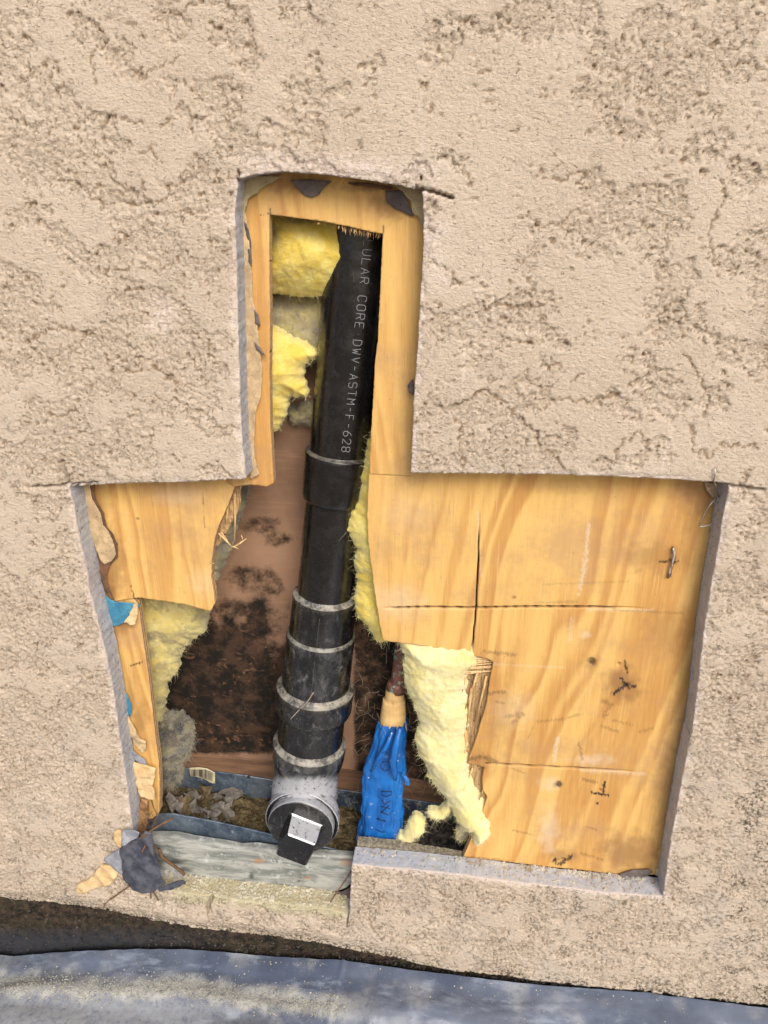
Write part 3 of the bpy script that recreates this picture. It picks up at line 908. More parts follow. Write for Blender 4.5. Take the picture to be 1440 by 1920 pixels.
scrap('paper_scrap', 'blue film scrap at the top of the narrow lower left strip', 'film', [(196, 1116), (215, 1128), (250, 1131), (262, 1134), (256, 1146), (246, 1160), (222, 1173), (206, 1176)], .0285, blue_paper, 4, .001)
scrap('paper_scrap', 'pale tan paper corner folded over the blue film scrap', 'paper', [(251, 1133), (258, 1132), (258, 1150), (254, 1170), (248, 1172), (236, 1166), (230, 1170), (243, 1152)], .0268, pale_paper, 5, .0015)
scrap('paper_scrap', 'thin blue film sliver halfway down the lower left strip', 'film', [(226, 1285), (240, 1305), (248, 1330), (244, 1345), (232, 1335), (224, 1305)], .0285, blue_paper, 6, .001)
scrap('paper_scrap', 'curled tan paper sliver beside the lower left strip', 'paper', [(240, 1342), (252, 1365), (262, 1385), (273, 1390), (274, 1406), (266, 1412), (252, 1395), (238, 1365)], .0270, tan_paper, 7, .003)
scrap('paper_scrap', 'small grey crumpled film below the curled tan sliver', 'film', [(246, 1405), (258, 1415), (272, 1425), (277, 1436), (262, 1428), (252, 1424)], .0265, grey_film, 8, .003)
scrap('paper_scrap', 'largest pale tan torn paper over the lower left strip', 'paper', [(250, 1428), (266, 1433), (292, 1440), (291, 1455), (286, 1475), (290, 1482), (291, 1498), (276, 1498), (262, 1490), (255, 1465)], .0245, pale_paper, 9, .003)
scrap('paper_scrap', 'brown rotted paper hanging under the lower left strip', 'paper', [(265, 1496), (278, 1500), (279, 1530), (272, 1560), (262, 1566), (255, 1556), (262, 1530)], .024, paper('rotten_paper', (.40, .23, .11), (.22, .12, .06)), 10, .004)
scrap('paper_scrap', 'blackish paper patch at the top middle of the slot', 'paper', [(545, 338), (575, 336), (622, 340), (606, 352), (598, 364), (585, 371), (570, 366), (559, 354)], .0278, tar_paper, 11, .0005)
scrap('paper_scrap', 'blackish paper patch at the top right corner of the slot', 'paper', [(722, 358), (755, 356), (765, 376), (775, 408), (758, 398), (738, 388), (726, 378)], .0278, tar_paper, 12, .0005)
scrap('paper_scrap', 'thin dark paper ridge along the top right of the slot', 'paper', [(645, 342), (690, 342), (740, 352), (730, 358), (700, 351), (660, 347)], .0275, brown_tatter, 13, .0008)
scrap('paper_scrap', 'sandy paper fillet in the top left corner of the slot', 'paper', [(436, 330), (530, 330), (512, 342), (495, 350), (482, 362), (466, 372), (460, 392), (456, 415), (440, 420)], .0262, paper('sandy_paper', (.52, .44, .26), (.40, .34, .20)), 14, .001)
scrap('paper_scrap', 'sandy paper fillet in the top right corner of the slot', 'paper', [(735, 345), (800, 352), (800, 430), (788, 420), (784, 405), (774, 400), (770, 378), (755, 360)], .0262, paper('sandy_paper', (.52, .42, .24), (.40, .33, .20)), 15, .001)
for i, (lab, pts, mt) in enumerate([
        ('ragged tan paper fringe down the left side of the slot', [(450, 392), (461, 400), (466, 430), (470, 480), (473, 520), (474, 560), (480, 585), (486, 640), (492, 690), (489, 745), (480, 770), (477, 820), (478, 860), (486, 890), (470, 897), (462, 850), (456, 700), (452, 560)], tan_paper),
        ('dark curled paper sliver on the upper left side of the slot', [(457, 415), (463, 420), (470, 450), (473, 505), (467, 490), (464, 450)], tar_paper),
        ('dark paper chip halfway down the left side of the slot', [(477, 580), (484, 590), (488, 612), (478, 606)], tar_paper),
        ('dark paper chip below another on the left side of the slot', [(476, 640), (486, 650), (499, 668), (492, 664), (480, 655)], tar_paper),
        ('dark paper chip on the right side of the slot', [(764, 722), (775, 710), (776, 742), (768, 735)], tar_paper)]):
    scrap('paper_scrap', lab, 'paper', pts, .0270 - .0006 * i, mt, 20 + i, .0012)
scrap('paper_scrap', 'layered pale paper strip down the right edge of the board', 'paper', [(1350, 905), (1345, 960), (1330, 990), (1328, 1060), (1312, 1140), (1303, 1220), (1294, 1300), (1280, 1400), (1262, 1480), (1252, 1560), (1228, 1640), (1262, 1645), (1300, 1500), (1340, 1290), (1372, 1100), (1390, 960)], .0285, paper('layered_paper', (.58, .46, .28), (.34, .28, .20)), 30, .0016, .0010)
scrap('paper_scrap', 'light tan paper corner at the upper right of the board', 'paper', [(1320, 902), (1352, 908), (1346, 940), (1334, 930), (1325, 920)], .0262, tan_paper, 31, .0015)
scrap('paper_scrap', 'black folded paper edge at the lower right of the board', 'paper', [(1160, 1640), (1185, 1632), (1215, 1630), (1224, 1634), (1214, 1642), (1190, 1646), (1168, 1645)], .0262, tar_paper, 32, .002)

# ---------------------------------------------------------------- wires and staples on the board
def wire(label, pts, r=.0007, cat='wire', name='wire_loop', mat=None):
    V3 = np.array([P(a, b, d) for a, b, d in pts])
    # smooth the path
    t = np.linspace(0, len(V3) - 1, (len(V3) - 1) * 6 + 1)
    S = np.stack([np.interp(t, range(len(V3)), V3[:, i]) for i in range(3)], 1)
    for _ in range(3): S[1:-1] = (S[:-2] + 2 * S[1:-1] + S[2:]) / 4
    V, Fc = tube(S, r, 8)
    return tag(finish(name, V, Fc, mat or wire_m), label, cat)
wire('bent wire loop sticking out near the upper right of the board', [(1343, 934, .024), (1328, 950, .018), (1310, 985, .012), (1313, 988, .012), (1334, 984, .020), (1340, 975, .026)])
wire('short grey wire end curling up over the upper right corner', [(1348, 932, .020), (1344, 918, .008), (1338, 900, -.002), (1342, 888, -.006), (1340, 878, -.004)], name='wire_end')
wire('rusty bent nail in the board below the wire loop', [(1262, 1028, .026), (1265, 1040, .0255), (1259, 1060, .0265), (1253, 1083, .027)], .0011, 'nail', 'bent_nail')

# ---------------------------------------------------------------- cavity: paper backed lining, track, boards
DB = .128
def mould_fn(x, z, px, py, V):
    a = sstep(1040, 1240, py + 90 * fbm(px * .012, py * .012, 3, 3)) * sstep(600, 500, px - .12 * (py - 1150) + 30 * fbm(px * .03, py * .03, 9, 3)) * sstep(1425, 1400, py)
    b = np.zeros_like(x)
    for bx, by, rx, ry in [(490, 985, 60, 26), (520, 1010, 40, 25), (470, 1085, 80, 42), (510, 1100, 40, 28), (440, 1140, 90, 30), (535, 1235, 22, 26), (550, 1260, 20, 30)]:
        b = np.maximum(b, .62 * (1 - sstep(.3, 1.1, np.hypot((px - bx) / rx, (py - by) / ry))))
    c = sstep(655, 670, px) * (.78 + .30 * fbm(px * .02, py * .02, 5, 3))
    return np.maximum(np.maximum(a * 1.08, b), c)
back = pxpoly([(100, 100), (1300, 100), (1300, 1640), (100, 1640)], DB)
back = np.array([[-.55, 1.25], [.55, 1.25], [.55, .03], [-.55, .03]])
o = slab('wall_lining', back, DB, .012, .003, backing_m, None, rough_h(.0008, 20), {'mould': mould_fn})
tag(o, 'brown paper-backed wall lining spotted with black mould behind the pipe', 'lining')

# timber foot behind the track
def pxboard(name, pts, d, thick, mat, parent=None, res=.0015, hf=None, masks=None, rag=.0004, rows=2):
    return slab(name, ragged(pxpoly(pts, d), .004, rag, 200, len(pts)), d, thick, res, mat, parent, hf or rough_h(.0004, 40), masks, rows=rows)
o = pxboard('timber_batten', [(330, 1412), (360, 1415), (525, 1428), (700, 1450), (900, 1480), (900, 1530), (700, 1500), (520, 1470), (330, 1448)], .1262, .002, timber_m)
tag(o, 'reddish brown batten above the rear flange of the steel track', 'batten')

zweb = P(520, 1560, .09)[2]
zf = P(480, 1600, .045)[2]
trk = thing('steel_track', 'galvanised steel bottom track running across the foot of the cavity', 'steel track', P(450, 1600, .06))
pxboard('rear_flange', [(200, 1425), (345, 1440), (430, 1450), (520, 1464), (760, 1498), (960, 1528), (960, 1590), (760, 1560), (520, 1512), (345, 1480), (200, 1465)], .1235, .0012, steel_m, trk)
pxboard('front_flange', [(262, 1530), (300, 1526), (325, 1526), (400, 1540), (470, 1555), (530, 1571), (660, 1600), (662, 1655), (500, 1640), (262, 1625)], .045, .0014, steel_m, trk, .0012, lambda x, z, dist: .0006 * fbm(x * 50, z * 50, 1, 3))
for hx, hy in ((496, 1583), (466, 1457)):
    d_ = .0440 if hy > 1500 else .1225
    c0 = P(hx, hy, d_)
    V, Fc = tube([c0, c0 + np.array([0, .0006, 0])], .0022, 12)
    finish('screw_hole', V, Fc, gravel_m, trk)
lb = scrap('barcode_label', None, None, [(355, 1440), (372, 1439), (388, 1441), (403, 1449), (403, 1469), (396, 1468), (385, 1461), (370, 1457), (357, 1455)], .1215, label_m, 41, .0006, .0002, parent=trk)
bb = Bag()
for k in range(19):
    px0 = 359 + k * 2.15
    top, bot = 1443 + max(0, px0 - 385) * .35, 1455 + max(0, px0 - 370) * .36
    wd = random.choice([.35, .5, .8])
    q = [P(px0 - wd, top, .1202), P(px0 + wd, top, .1202), P(px0 + wd, bot, .1202), P(px0 - wd, bot, .1202)]
    bb.add(q, [(3, 2, 1, 0)])
bb.build('barcode_print', black_ink, trk, False)

# debris floor inside the track
nx_, ny_ = 260, 60
gx = np.linspace(P(220, 1520, .09)[0], P(1150, 1600, .09)[0], nx_)
gy = np.linspace(.046, .123, ny_)
A, B = np.meshgrid(gx, gy)
pxl = (A - gx[0]) / (gx[-1] - gx[0])
zc = np.interp(A[0], [P(300, 1500, .09)[0], P(480, 1530, .09)[0], P(650, 1560, .09)[0], P(860, 1585, .09)[0]], [P(300, 1505, .09)[2], P(480, 1530, .09)[2], P(650, 1550, .09)[2], P(860, 1580, .09)[2]])
Zf = zc[None, :] + .004 * fbm(A * 50, B * 50, 3, 4, .6) + .003 * fbm(A * 180, B * 180, 6, 2)
V = np.stack([A.ravel(), B.ravel(), Zf.ravel()], 1)
id_ = np.arange(nx_ * ny_).reshape(ny_, nx_)
q = np.stack([id_[:-1, :-1], id_[:-1, 1:], id_[1:, 1:], id_[1:, :-1]], -1).reshape(-1, 4)
o = finish('debris_bed', V, q, dirt_m)
tag(o, 'brown dusty debris filling the bottom of the wall cavity', None, None, 'stuff')

def ZF(x):
    return float(np.interp(x, A[0], zc))

# leaves and flakes lying on it
def flake(center, size, rot, mat, seed, nm='dry_leaf', tilt=.5, asp=.65, parent=None):
    n = 9
    r = np.random.default_rng(seed)
    pts, Fc = [], []
    rim = []
    ang = np.linspace(0, 2 * math.pi, 14, endpoint=False)
    for a_ in ang:
        k = 1 + .28 * r.normal()
        rim.append((math.cos(a_) * size * k, math.sin(a_) * size * asp * k))
    V = [(0, 0, .12 * size)]
    for f_ in (.5, 1.0):
        for (u, v) in rim:
            V.append((u * f_, v * f_, size * (.35 * f_ * f_ * r.normal() * .6 + .25 * abs(v) / size)))
    for j in range(14):
        k = (j + 1) % 14
        Fc.append((0, 1 + j, 1 + k))
        Fc.append((1 + j, 15 + j, 15 + k, 1 + k))
    V = np.array(V)
    from mathutils import Euler
    R = np.array(Euler((r.normal() * tilt + .25, r.normal() * tilt, rot)).to_matrix())
    V = V @ R.T + np.asarray(center)
    nV = len(V)
    V2 = np.concatenate([V, V - np.array([0, 0, .0005])])
    F2 = Fc + [tuple(i + nV for i in f[::-1]) for f in Fc]
    for j in range(14):
        k = (j + 1) % 14
        F2.append((15 + j, 15 + j + nV, 15 + k + nV, 15 + k))
    return finish(nm, V2, F2, mat, parent, smooth=False)
leafs = [(385, 1490, 13, 'grey dead leaf just below the barcode label'), (415, 1500, 16, 'broad pale dead leaf right of the heap, highest of the large ones'), (436, 1490, 15, 'dead leaf touching the rear flange right of the barcode'),
         (366, 1518, 14, 'dead leaf in the middle left of the leaf heap'), (346, 1512, 12, 'brown dead leaf near the grey insulation clump'), (392, 1534, 14, 'dead leaf at the centre front of the heap above the front flange'),
         (424, 1522, 12, 'dead leaf on the right flank of the leaf heap'), (358, 1496, 10, 'small dead leaf left of the barcode at the back of the heap'), (444, 1542, 12, 'brown dead leaf farthest right, nearest the clean-out'),
         (328, 1508, 13, 'dead leaf farthest left in the heap beside the plywood strip'), (402, 1514, 13, 'dead leaf in the very middle of the leaf heap'), (410, 1548, 10, 'dead leaf lowest in the heap against the front flange'), (344, 1532, 12, 'dead leaf at the front left of the heap')]
for i, (a, b, s, _) in enumerate(leafs):
    z_ = ZF(P(a, b, .085)[0]) + .010
    c = PZ(a, b, z_)
    c[1] = min(max(c[1], .056), .112)
    o = flake(c, s * .00125, random.uniform(0, 6), leaf_m if i % 4 else leaf_b, 50 + i)
    tag(o, _, 'leaf', 'dead leaves in the steel track')
# crumbs of brown debris to the right of the leaves
def crumbs(name, label, fn, N, mat, smin, smax, seed, parent=None):
    r = np.random.default_rng(seed)
    ico = np.array([(0, 0, 1), (1, 0, 0), (0, 1, 0), (-1, 0, 0), (0, -1, 0), (0, 0, -1)], float)
    fi = [(0, 1, 2), (0, 2, 3), (0, 3, 4), (0, 4, 1), (5, 2, 1), (5, 3, 2), (5, 4, 3), (5, 1, 4)]
    # one subdivision for a rounder grain
    Vv, Ff = list(ico), []
    cache = {}
    def mid(a, b):
        k = (min(a, b), max(a, b))
        if k not in cache:
            m_ = (Vv[a] + Vv[b]); m_ = m_ / np.linalg.norm(m_)
            cache[k] = len(Vv); Vv.append(m_)
        return cache[k]
    for a, b, c in fi:
        ab, bc, ca = mid(a, b), mid(b, c), mid(c, a)
        Ff += [(a, ab, ca), (ab, b, bc), (ca, bc, c), (ab, bc, ca)]
    base = np.array(Vv)
    Ff = np.array(Ff)
    VV, FF = [], []
    for i in range(N):
        p, nrm = fn(r)
        s = smin + (smax - smin) * r.random() ** 2.5
        v = base * (1 + .30 * r.normal(size=(len(base), 1))) * s * np.array([1, .8 + .4 * r.random(), .7])
        VV.append(v + p)
        FF.append(Ff + i * len(base))
    o = finish(name, np.concatenate(VV), np.concatenate(FF), mat, parent, None, False)
    o['kind'] = 'stuff'
    if label: o['label'] = label
    return o
def f_cav(r):
    px = r.uniform(300, 700); d = r.uniform(.05, .12)
    x = P(px, 1530, d)[0]
    return np.array([x, d, ZF(x) + .004 * r.random()]), None
crumbs('debris_crumbs', 'small brown crumbs scattered over the cavity debris', f_cav, 500, dirt_m, .0008, .004, 3)
def f_grav(r):
    px = r.uniform(740, 880); d = r.uniform(.048, .12)
    x = P(px, 1560, d)[0]
    return np.array([x, d, ZF(x) + .006 * r.random()]), None
crumbs('dark_gravel', 'black gravel in the cavity beneath the hanging yellow insulation', f_grav, 420, gravel_m, .002, .0065, 4)

# ---------------------------------------------------------------- glass wool
def fluff(name, label, pts, d, thick, mat, seed, R=.018, fmat=None, nf=900, soil_shade=None, ragamp=.0036, group=None, bend=None, flen=.006):
    poly = ragged(pxpoly(pts, d), .0022, ragamp, 170, seed)
    def hf(x, z, dist):
        e = 1 - np.exp(-dist / R)
        return thick * e + thick * .40 * e * fbm(x * 20, z * 20, seed, 3, .42) + (.0009 * fbm(x * 170, z * 130, seed + 3, 3, .65) + .0016 * np.abs(fbm(x * 34 + z * 20, z * 26, seed + 8, 3, .5))) * sstep(0, .004, dist)
    def soil_shade_fn(x, z, px, py, V):
        r = np.zeros_like(x)
        if soil_shade: r = blobs(soil_shade)(x, z, px, py, V)
        return r
    root = thing(name, label, 'insulation', np.array([poly[:, 0].mean(), d, poly[:, 1].min()]), group)
    body = slab('wool_body', poly, d, .010, .0015, mat, root, hf, {'soil_shade': soil_shade_fn}, rows=3, bend=bend, sidenoise=.0012)
    # loose fibres standing off the surface and the rim
    me = body.data
    co = np.empty(len(me.vertices) * 3); me.vertices.foreach_get('co', co); co = co.reshape(-1, 3) + np.array(body['_org'])
    r = np.random.default_rng(seed + 100)
    front = co[co[:, 1] < d + .004]
    dist = closest(poly, front[:, 0], front[:, 2])[0]
    rim = front[dist < .003]
    pick = np.concatenate([front[r.integers(0, len(front), nf // 2)], rim[r.integers(0, max(1, len(rim)), nf)]])
    pick = np.concatenate([pick, rim[r.integers(0, max(1, len(rim)), nf * 2)]])
    N = len(pick)
    cen = poly.mean(0)
    _, qx, qz = closest(poly, pick[:, 0], pick[:, 2])
    out = np.stack([r.normal(size=N), -np.abs(r.normal(size=N)) * .8 - .1, r.normal(size=N)], 1)
    out /= np.linalg.norm(out, axis=1)[:, None]
    L = flen * (.25 + 1.5 * r.random(N) ** 3)[:, None]
    k1 = r.normal(size=(N, 3)) * .35
    p0 = pick + np.array([0, .0006, 0])
    p1 = p0 + out * L * .5
    p2 = p0 + (out + k1) * L
    wv = np.cross(out, r.normal(size=(N, 3))); wv /= np.linalg.norm(wv, axis=1)[:, None]
    wv *= .00008
    V = np.stack([p0 - wv, p0 + wv, p1 - wv, p1 + wv, p2], 1).reshape(-1, 3)
    b = (np.arange(N) * 5)[:, None]
    T = np.concatenate([b + np.array([[0, 1, 3]]), b + np.array([[0, 3, 2]]), b + np.array([[2, 3, 4]])])
    fo = finish('loose_fibres', V, T, fmat or fibre_m, root, None, False)
    fo['kind'] = 'stuff'
    return root
fluff('insulation_batt', 'bright yellow insulation block at the top left of the slot', [(470, 360), (690, 360), (690, 500), (630, 552), (590, 556), (560, 556), (520, 552), (485, 548), (470, 500)], .075, .026, wool_m, 1, R=.022, nf=500,
      soil_shade=[(512, 440, 20, 34, .55), (560, 410, 60, 12, .5)], ragamp=.0012, flen=.004)  # shade of the frame painted into the wool along its top and left
fluff('insulation_batt', 'flat brownish insulation layer under the bright block in the slot', [(470, 545), (640, 545), (630, 660), (560, 700), (480, 700), (470, 600)], .100, .010, wool_dirty, 2, R=.012, nf=200,
      soil_shade=[(540, 575, 90, 10, .35), (515, 600, 40, 10, .4)], fmat=fibre_grey)
fluff('insulation_batt', 'torn yellow insulation tuft in the left middle of the slot', [(480, 600), (506, 612), (540, 628), (575, 645), (597, 662), (585, 672), (573, 684), (568, 706), (574, 722), (576, 740), (560, 745), (545, 738), (541, 752), (535, 768), (527, 790), (518, 806), (500, 820), (475, 820), (470, 650)], .078, .022, wool_m, 3, R=.012, nf=700, ragamp=.003)
fluff('insulation_batt', 'greyish insulation wisp behind the pipe at mid slot', [(535, 752), (556, 765), (575, 752), (596, 760), (606, 780), (585, 798), (560, 795), (540, 790)], .118, .012, wool_dirty, 4, R=.008, nf=200, fmat=fibre_grey)
fluff('insulation_batt', 'narrow yellow insulation strip squeezed between pipe and right board', [(705, 800), (730, 800), (745, 1000), (748, 1150), (735, 1200), (716, 1206), (701, 1196), (694, 1180), (680, 1165), (668, 1150), (664, 1120), (672, 1090), (664, 1060), (667, 1030), (660, 1012), (646, 988), (652, 968), (668, 940), (676, 905), (684, 870), (690, 830)], .058, .020, wool_m, 5, R=.012, nf=900, ragamp=.003)
fluff('insulation_batt', 'pale yellow insulation behind the lower left plywood strip', [(215, 1080), (400, 1080), (392, 1140), (388, 1165), (384, 1185), (365, 1196), (345, 1215), (335, 1240), (330, 1262), (312, 1285), (308, 1320), (300, 1360), (296, 1400), (270, 1400), (230, 1300)], 0.088, .022, wool('stale_wool', (.66, .58, .26), (.62, .50, .16), (.33, .28, .16), .50), 6, R=.014, nf=900,
      soil_shade=[(385, 1150, 26, 26, .45), (345, 1240, 26, 26, .4), (315, 1330, 26, 40, .35)], ragamp=.004)
fluff('insulation_batt', 'olive yellow insulation edge right of the broken left board', [(380, 880), (466, 880), (462, 925), (452, 960), (446, 985), (432, 1030), (418, 1060), (405, 1085), (385, 1100), (370, 1000)], .100, .014, wool_dirty, 7, R=.010, nf=300, soil_shade=[(462, 915, 14, 40, .9), (420, 1060, 14, 30, .6)], fmat=fibre_grey)
fluff('insulation_batt', 'dirty grey insulation clump at the lower left of the cavity', [(285, 1330), (312, 1336), (340, 1345), (362, 1362), (366, 1385), (358, 1405), (346, 1420), (340, 1440), (330, 1462), (312, 1475), (285, 1475)], .094, .018, wool_grey, 8, R=.012, nf=3000, flen=.009,
      soil_shade=[(325, 1390, 22, 14, .9), (320, 1350, 30, 10, .5)], ragamp=.006, fmat=fibre_grey)
BIG = [(745, 1190), (900, 1200), (905, 1240), (880, 1260), (884, 1330), (880, 1400), (884, 1440), (892, 1470), (905, 1480), (915, 1500), (921, 1525), (918, 1550), (905, 1563), (893, 1560), (886, 1545),
       (868, 1538), (850, 1520), (838, 1500), (822, 1480), (806, 1455), (795, 1430), (782, 1405), (780, 1385), (788, 1360), (778, 1330), (772, 1310), (762, 1290), (756, 1265), (760, 1235), (750, 1210)]
fluff('insulation_batt', 'largest pale yellow insulation tongue hanging below the right board', BIG, .040, .020, wool_pale, 9, R=.013, nf=1600, ragamp=.003,
      bend=lambda V: V - np.stack([0 * V[:, 0], .030 * sstep(.32, .22, V[:, 2]), 0 * V[:, 0]], 1))
fluff('insulation_tuft', 'thin curl of yellow insulation left of the big tongue', [(842, 1505), (846, 1520), (832, 1535), (818, 1536), (806, 1532), (800, 1522), (808, 1520), (822, 1522), (832, 1514)], .045, .006, wool_pale, 10, R=.004, nf=400, ragamp=.001)
fluff('insulation_tuft', 'small loose pale wool tuft lying at the foot of the blue sleeve', [(742, 1578), (748, 1566), (756, 1568), (766, 1545), (776, 1530), (788, 1532), (798, 1545), (794, 1560), (780, 1570), (772, 1582), (758, 1590), (748, 1590)], .048, .010, wool_pale, 11, R=.006, nf=500, ragamp=.002)
fluff('insulation_tuft', 'small dirty wool lump beside the foot of the right board', [(860, 1545), (875, 1548), (880, 1560), (874, 1575), (862, 1582), (856, 1570)], .050, .008, wool_dirty, 12, R=.006, nf=200)

# ---------------------------------------------------------------- drain pipe
pipe = thing('drain_pipe', 'black plastic drain pipe with stacked couplings and a clean-out at its foot', 'pipe', P(580, 1560, .075))
A0, A1 = P(681, 430, .086), P(611, 1100, .076)
ax = (A0 - A1); Lax = np.linalg.norm(ax); ax /= Lax
def on_axis(py):
    """axis point that shows at photo row py"""
    lo, hi = -.6, 1.2
    for _ in range(40):
        mid = (lo + hi) / 2
        y_ = proj((A1 + ax * mid)[None])[1][0]
        if y_ > py: lo = mid
        else: hi = mid
    return A1 + ax * lo
def rad(w_, py):
    return w_ / 2 * mpp(on_axis(py))
e1 = np.cross(ax, np.array([0, 1.0, 0])); e1 /= np.linalg.norm(e1)
e2 = np.cross(ax, e1)
if e2[1] > 0: e2 = -e2        # e2 points to the viewer
if e1[0] < 0: e1 = -e1
def lathe(prof, seg=96, ledge=None, dustf=None, paintf=None, name='section'):
    """prof: list of (axis point, radius)"""
    V, n = [], len(prof)
    for c, r in prof:
        a = np.arange(seg) / seg * 2 * math.pi
        V.append(c + r * (np.cos(a)[:, None] * e1 + np.sin(a)[:, None] * e2))
    V = np.concatenate(V)
    id_ = np.arange(n * seg).reshape(n, seg)
    q = np.stack([id_[:-1, :], np.roll(id_[:-1, :], -1, 1), np.roll(id_[1:, :], -1, 1), id_[1:, :]], -1).reshape(-1, 4)
    lg = np.repeat(np.array(ledge if ledge else [0] * n, float), seg)
    return V, q, lg
def section(name, rows_, dust=.1, seg=96, parent=None):
    """rows_: (photo row, width px, ledge flag)"""
    prof = [(on_axis(y_), rad(w_, y_)) for y_, w_, l_ in rows_]
    V, q, lg = lathe(prof, seg, [l_ for _, _, l_ in rows_])
    V = V + (0.00035 * fbm(V[:, 0] * 60, V[:, 2] * 60, V[:, 1] * 60, 2))[:, None] * e2
    px, py = proj(V)
    du = np.clip(dust * (1 + .8 * fbm(V[:, 0] * 45, V[:, 2] * 45, V[:, 1] * 45, 3)), 0, 1)
    return finish(name, V, q, abs_m, parent or pipe, None, True, {'dust': du, 'ledge': lg, 'paint': sstep(1452, 1468, py + 5 * noise(px * .12, py * .12, 1)) if name == 'tee_body' else np.zeros(len(V))})
def rows(y0, y1, w0, w1, n=10):
    return [(y0 + (y1 - y0) * i / n, w0 + (w1 - w0) * i / n, 0) for i in range(n + 1)]
section('pipe_run', [(-180, 205, 0)] + rows(200, 850, 145, 115, 40), .06)
section('coupling', [(843, 114, .3), (847, 118, .42), (848, 129, .40), (849, 130, 0)] + rows(856, 926, 130, 125, 10) + [(930, 124, 0), (934, 121, 0), (935, 108, 0)], .05)
section('pipe_run', rows(930, 1125, 111, 104, 14), .04)
section('coupling', [(1108, 104, 1), (1114, 109, 1), (1115, 119, 1), (1116.5, 120, .1)] + rows(1125, 1186, 120, 121, 8) + [(1187, 121, .2)], .25)
section('coupling', [(1183, 121, .8), (1187, 123, .8), (1188, 127.5, .7), (1189.5, 128, 0)] + rows(1196, 1290, 128, 127, 10) + [(1296, 126, 0)], .55)
section('coupling', [(1279, 127, 1), (1286, 130, 1), (1287, 144, 1), (1289, 145, .1)] + rows(1296, 1322, 145, 144, 4) + [(1327, 140, 0), (1330, 126, 0)], .45)
section('pipe_run', rows(1325, 1400, 123, 122, 5), .25)
section('tee_body', [(1382, 122, 1), (1389, 126, 1), (1390.5, 136, 1), (1392.5, 137, .1), (1406, 136.5, 0), (1412, 136, 0), (1418, 134, 0), (1424, 131, 0), (1434, 125, 0), (1442, 122, 0), (1450, 121, 0), (1458, 121, 0), (1466, 122, 0), (1474, 123, 0), (1482, 123, 0), (1505, 118, 0), (1522, 104, 0), (1532, 80, 0), (1537, 2, 0)], .75)
# a small lump of glue and a spur on the right of the long run
gp = on_axis(1033)
c0 = gp + e1 * rad(107, 1033) * .45 + e2 * rad(107, 1033) * .80
V, Fc = tube([c0, c0 + e2 * .002 + e1 * .001], [.009, .006], 20)
# seam line along the fittings
sb = Bag()
for y0_, y1_, w_ in ((1205, 1290, 128.6), (1130, 1180, 121.4)):
    pts = []
    for k in range(14):
        y_ = y0_ + (y1_ - y0_) * k / 13
        a_ = math.radians(88)
        pts.append(on_axis(y_) + rad(w_, y_) * (math.cos(a_) * e1 + math.sin(a_) * e2))
    V, Fc = tube(pts, .00022, 5)
    sb.add(V, Fc)
m = M('mould_seam')
sb.build('mould_seam', m.out((.12, .12, .12), .6), pipe)

# printed lettering running down the pipe
GL = {'A': [[(0, 0), (2, 6), (4, 0)], [(.8, 2.2), (3.2, 2.2)]], 'C': [[(4, 1), (3, 0), (1, 0), (0, 1), (0, 5), (1, 6), (3, 6), (4, 5)]],
      'E': [[(4, 0), (0, 0), (0, 6), (4, 6)], [(0, 3), (3, 3)]], 'L': [[(0, 6), (0, 0), (4, 0)]], 'U': [[(0, 6), (0, 1), (1, 0), (3, 0), (4, 1), (4, 6)]],
      'R': [[(0, 0), (0, 6), (3, 6), (4, 5), (4, 4), (3, 3), (0, 3)], [(2, 3), (4, 0)]], 'O': [[(1, 0), (0, 1), (0, 5), (1, 6), (3, 6), (4, 5), (4, 1), (3, 0), (1, 0)]],
      'D': [[(0, 0), (0, 6), (2.6, 6), (4, 4.6), (4, 1.4), (2.6, 0), (0, 0)]], 'W': [[(0, 6), (1, 0), (2, 4), (3, 0), (4, 6)]], 'V': [[(0, 6), (2, 0), (4, 6)]],
      '-': [[(.6, 3), (3.6, 3)]], 'S': [[(0, 1), (1, 0), (3, 0), (4, 1), (4, 2.2), (3, 3), (1, 3), (0, 3.8), (0, 5), (1, 6), (3, 6), (4, 5)]], 'T': [[(2, 0), (2, 6)], [(0, 6), (4, 6)]],
      'M': [[(0, 0), (0, 6), (2, 2.6), (4, 6), (4, 0)]], 'F': [[(0, 0), (0, 6), (4, 6)], [(0, 3), (3, 3)]], '6': [[(3.6, 6), (1.6, 5), (0, 2.4), (0, 1), (1, 0), (3, 0), (4, 1), (4, 2), (3, 3.2), (1, 3.2), (0, 2.2)]],
      '2': [[(0, 5), (1, 6), (3, 6), (4, 5), (4, 4), (0, 0), (4, 0)]], '8': [[(1, 3.1), (0, 4), (0, 5.2), (1, 6), (3, 6), (4, 5.2), (4, 4), (3, 3.1), (1, 3.1), (0, 2.2), (0, 1), (1, 0), (3, 0), (4, 1), (4, 2.2), (3, 3.1)]],
      '.': [[(1.8, 2.8), (2.2, 2.8)]]}
TEXT = 'CELLULAR CORE.DWV-ASTM-F-628'
iC = TEXT.index('CORE')
last = len(TEXT) - 1
tC = (on_axis(551) - A1) @ ax
t8 = (on_axis(824) - A1) @ ax
stepw = (tC - t8) / (last - iC)
cw, ch = stepw * .62, .0085
tb = Bag()
def surf(t, arc):
    c = A1 + ax * t
    y_ = proj(c[None])[1][0]
    r = rad(145 + (115 - 145) * (y_ - 200) / 650, y_) + .0004
    a_ = math.radians(90 - 17) - arc / r      # angle from e1 towards the viewer
    return c + r * (math.cos(a_) * e1 + math.sin(a_) * e2)
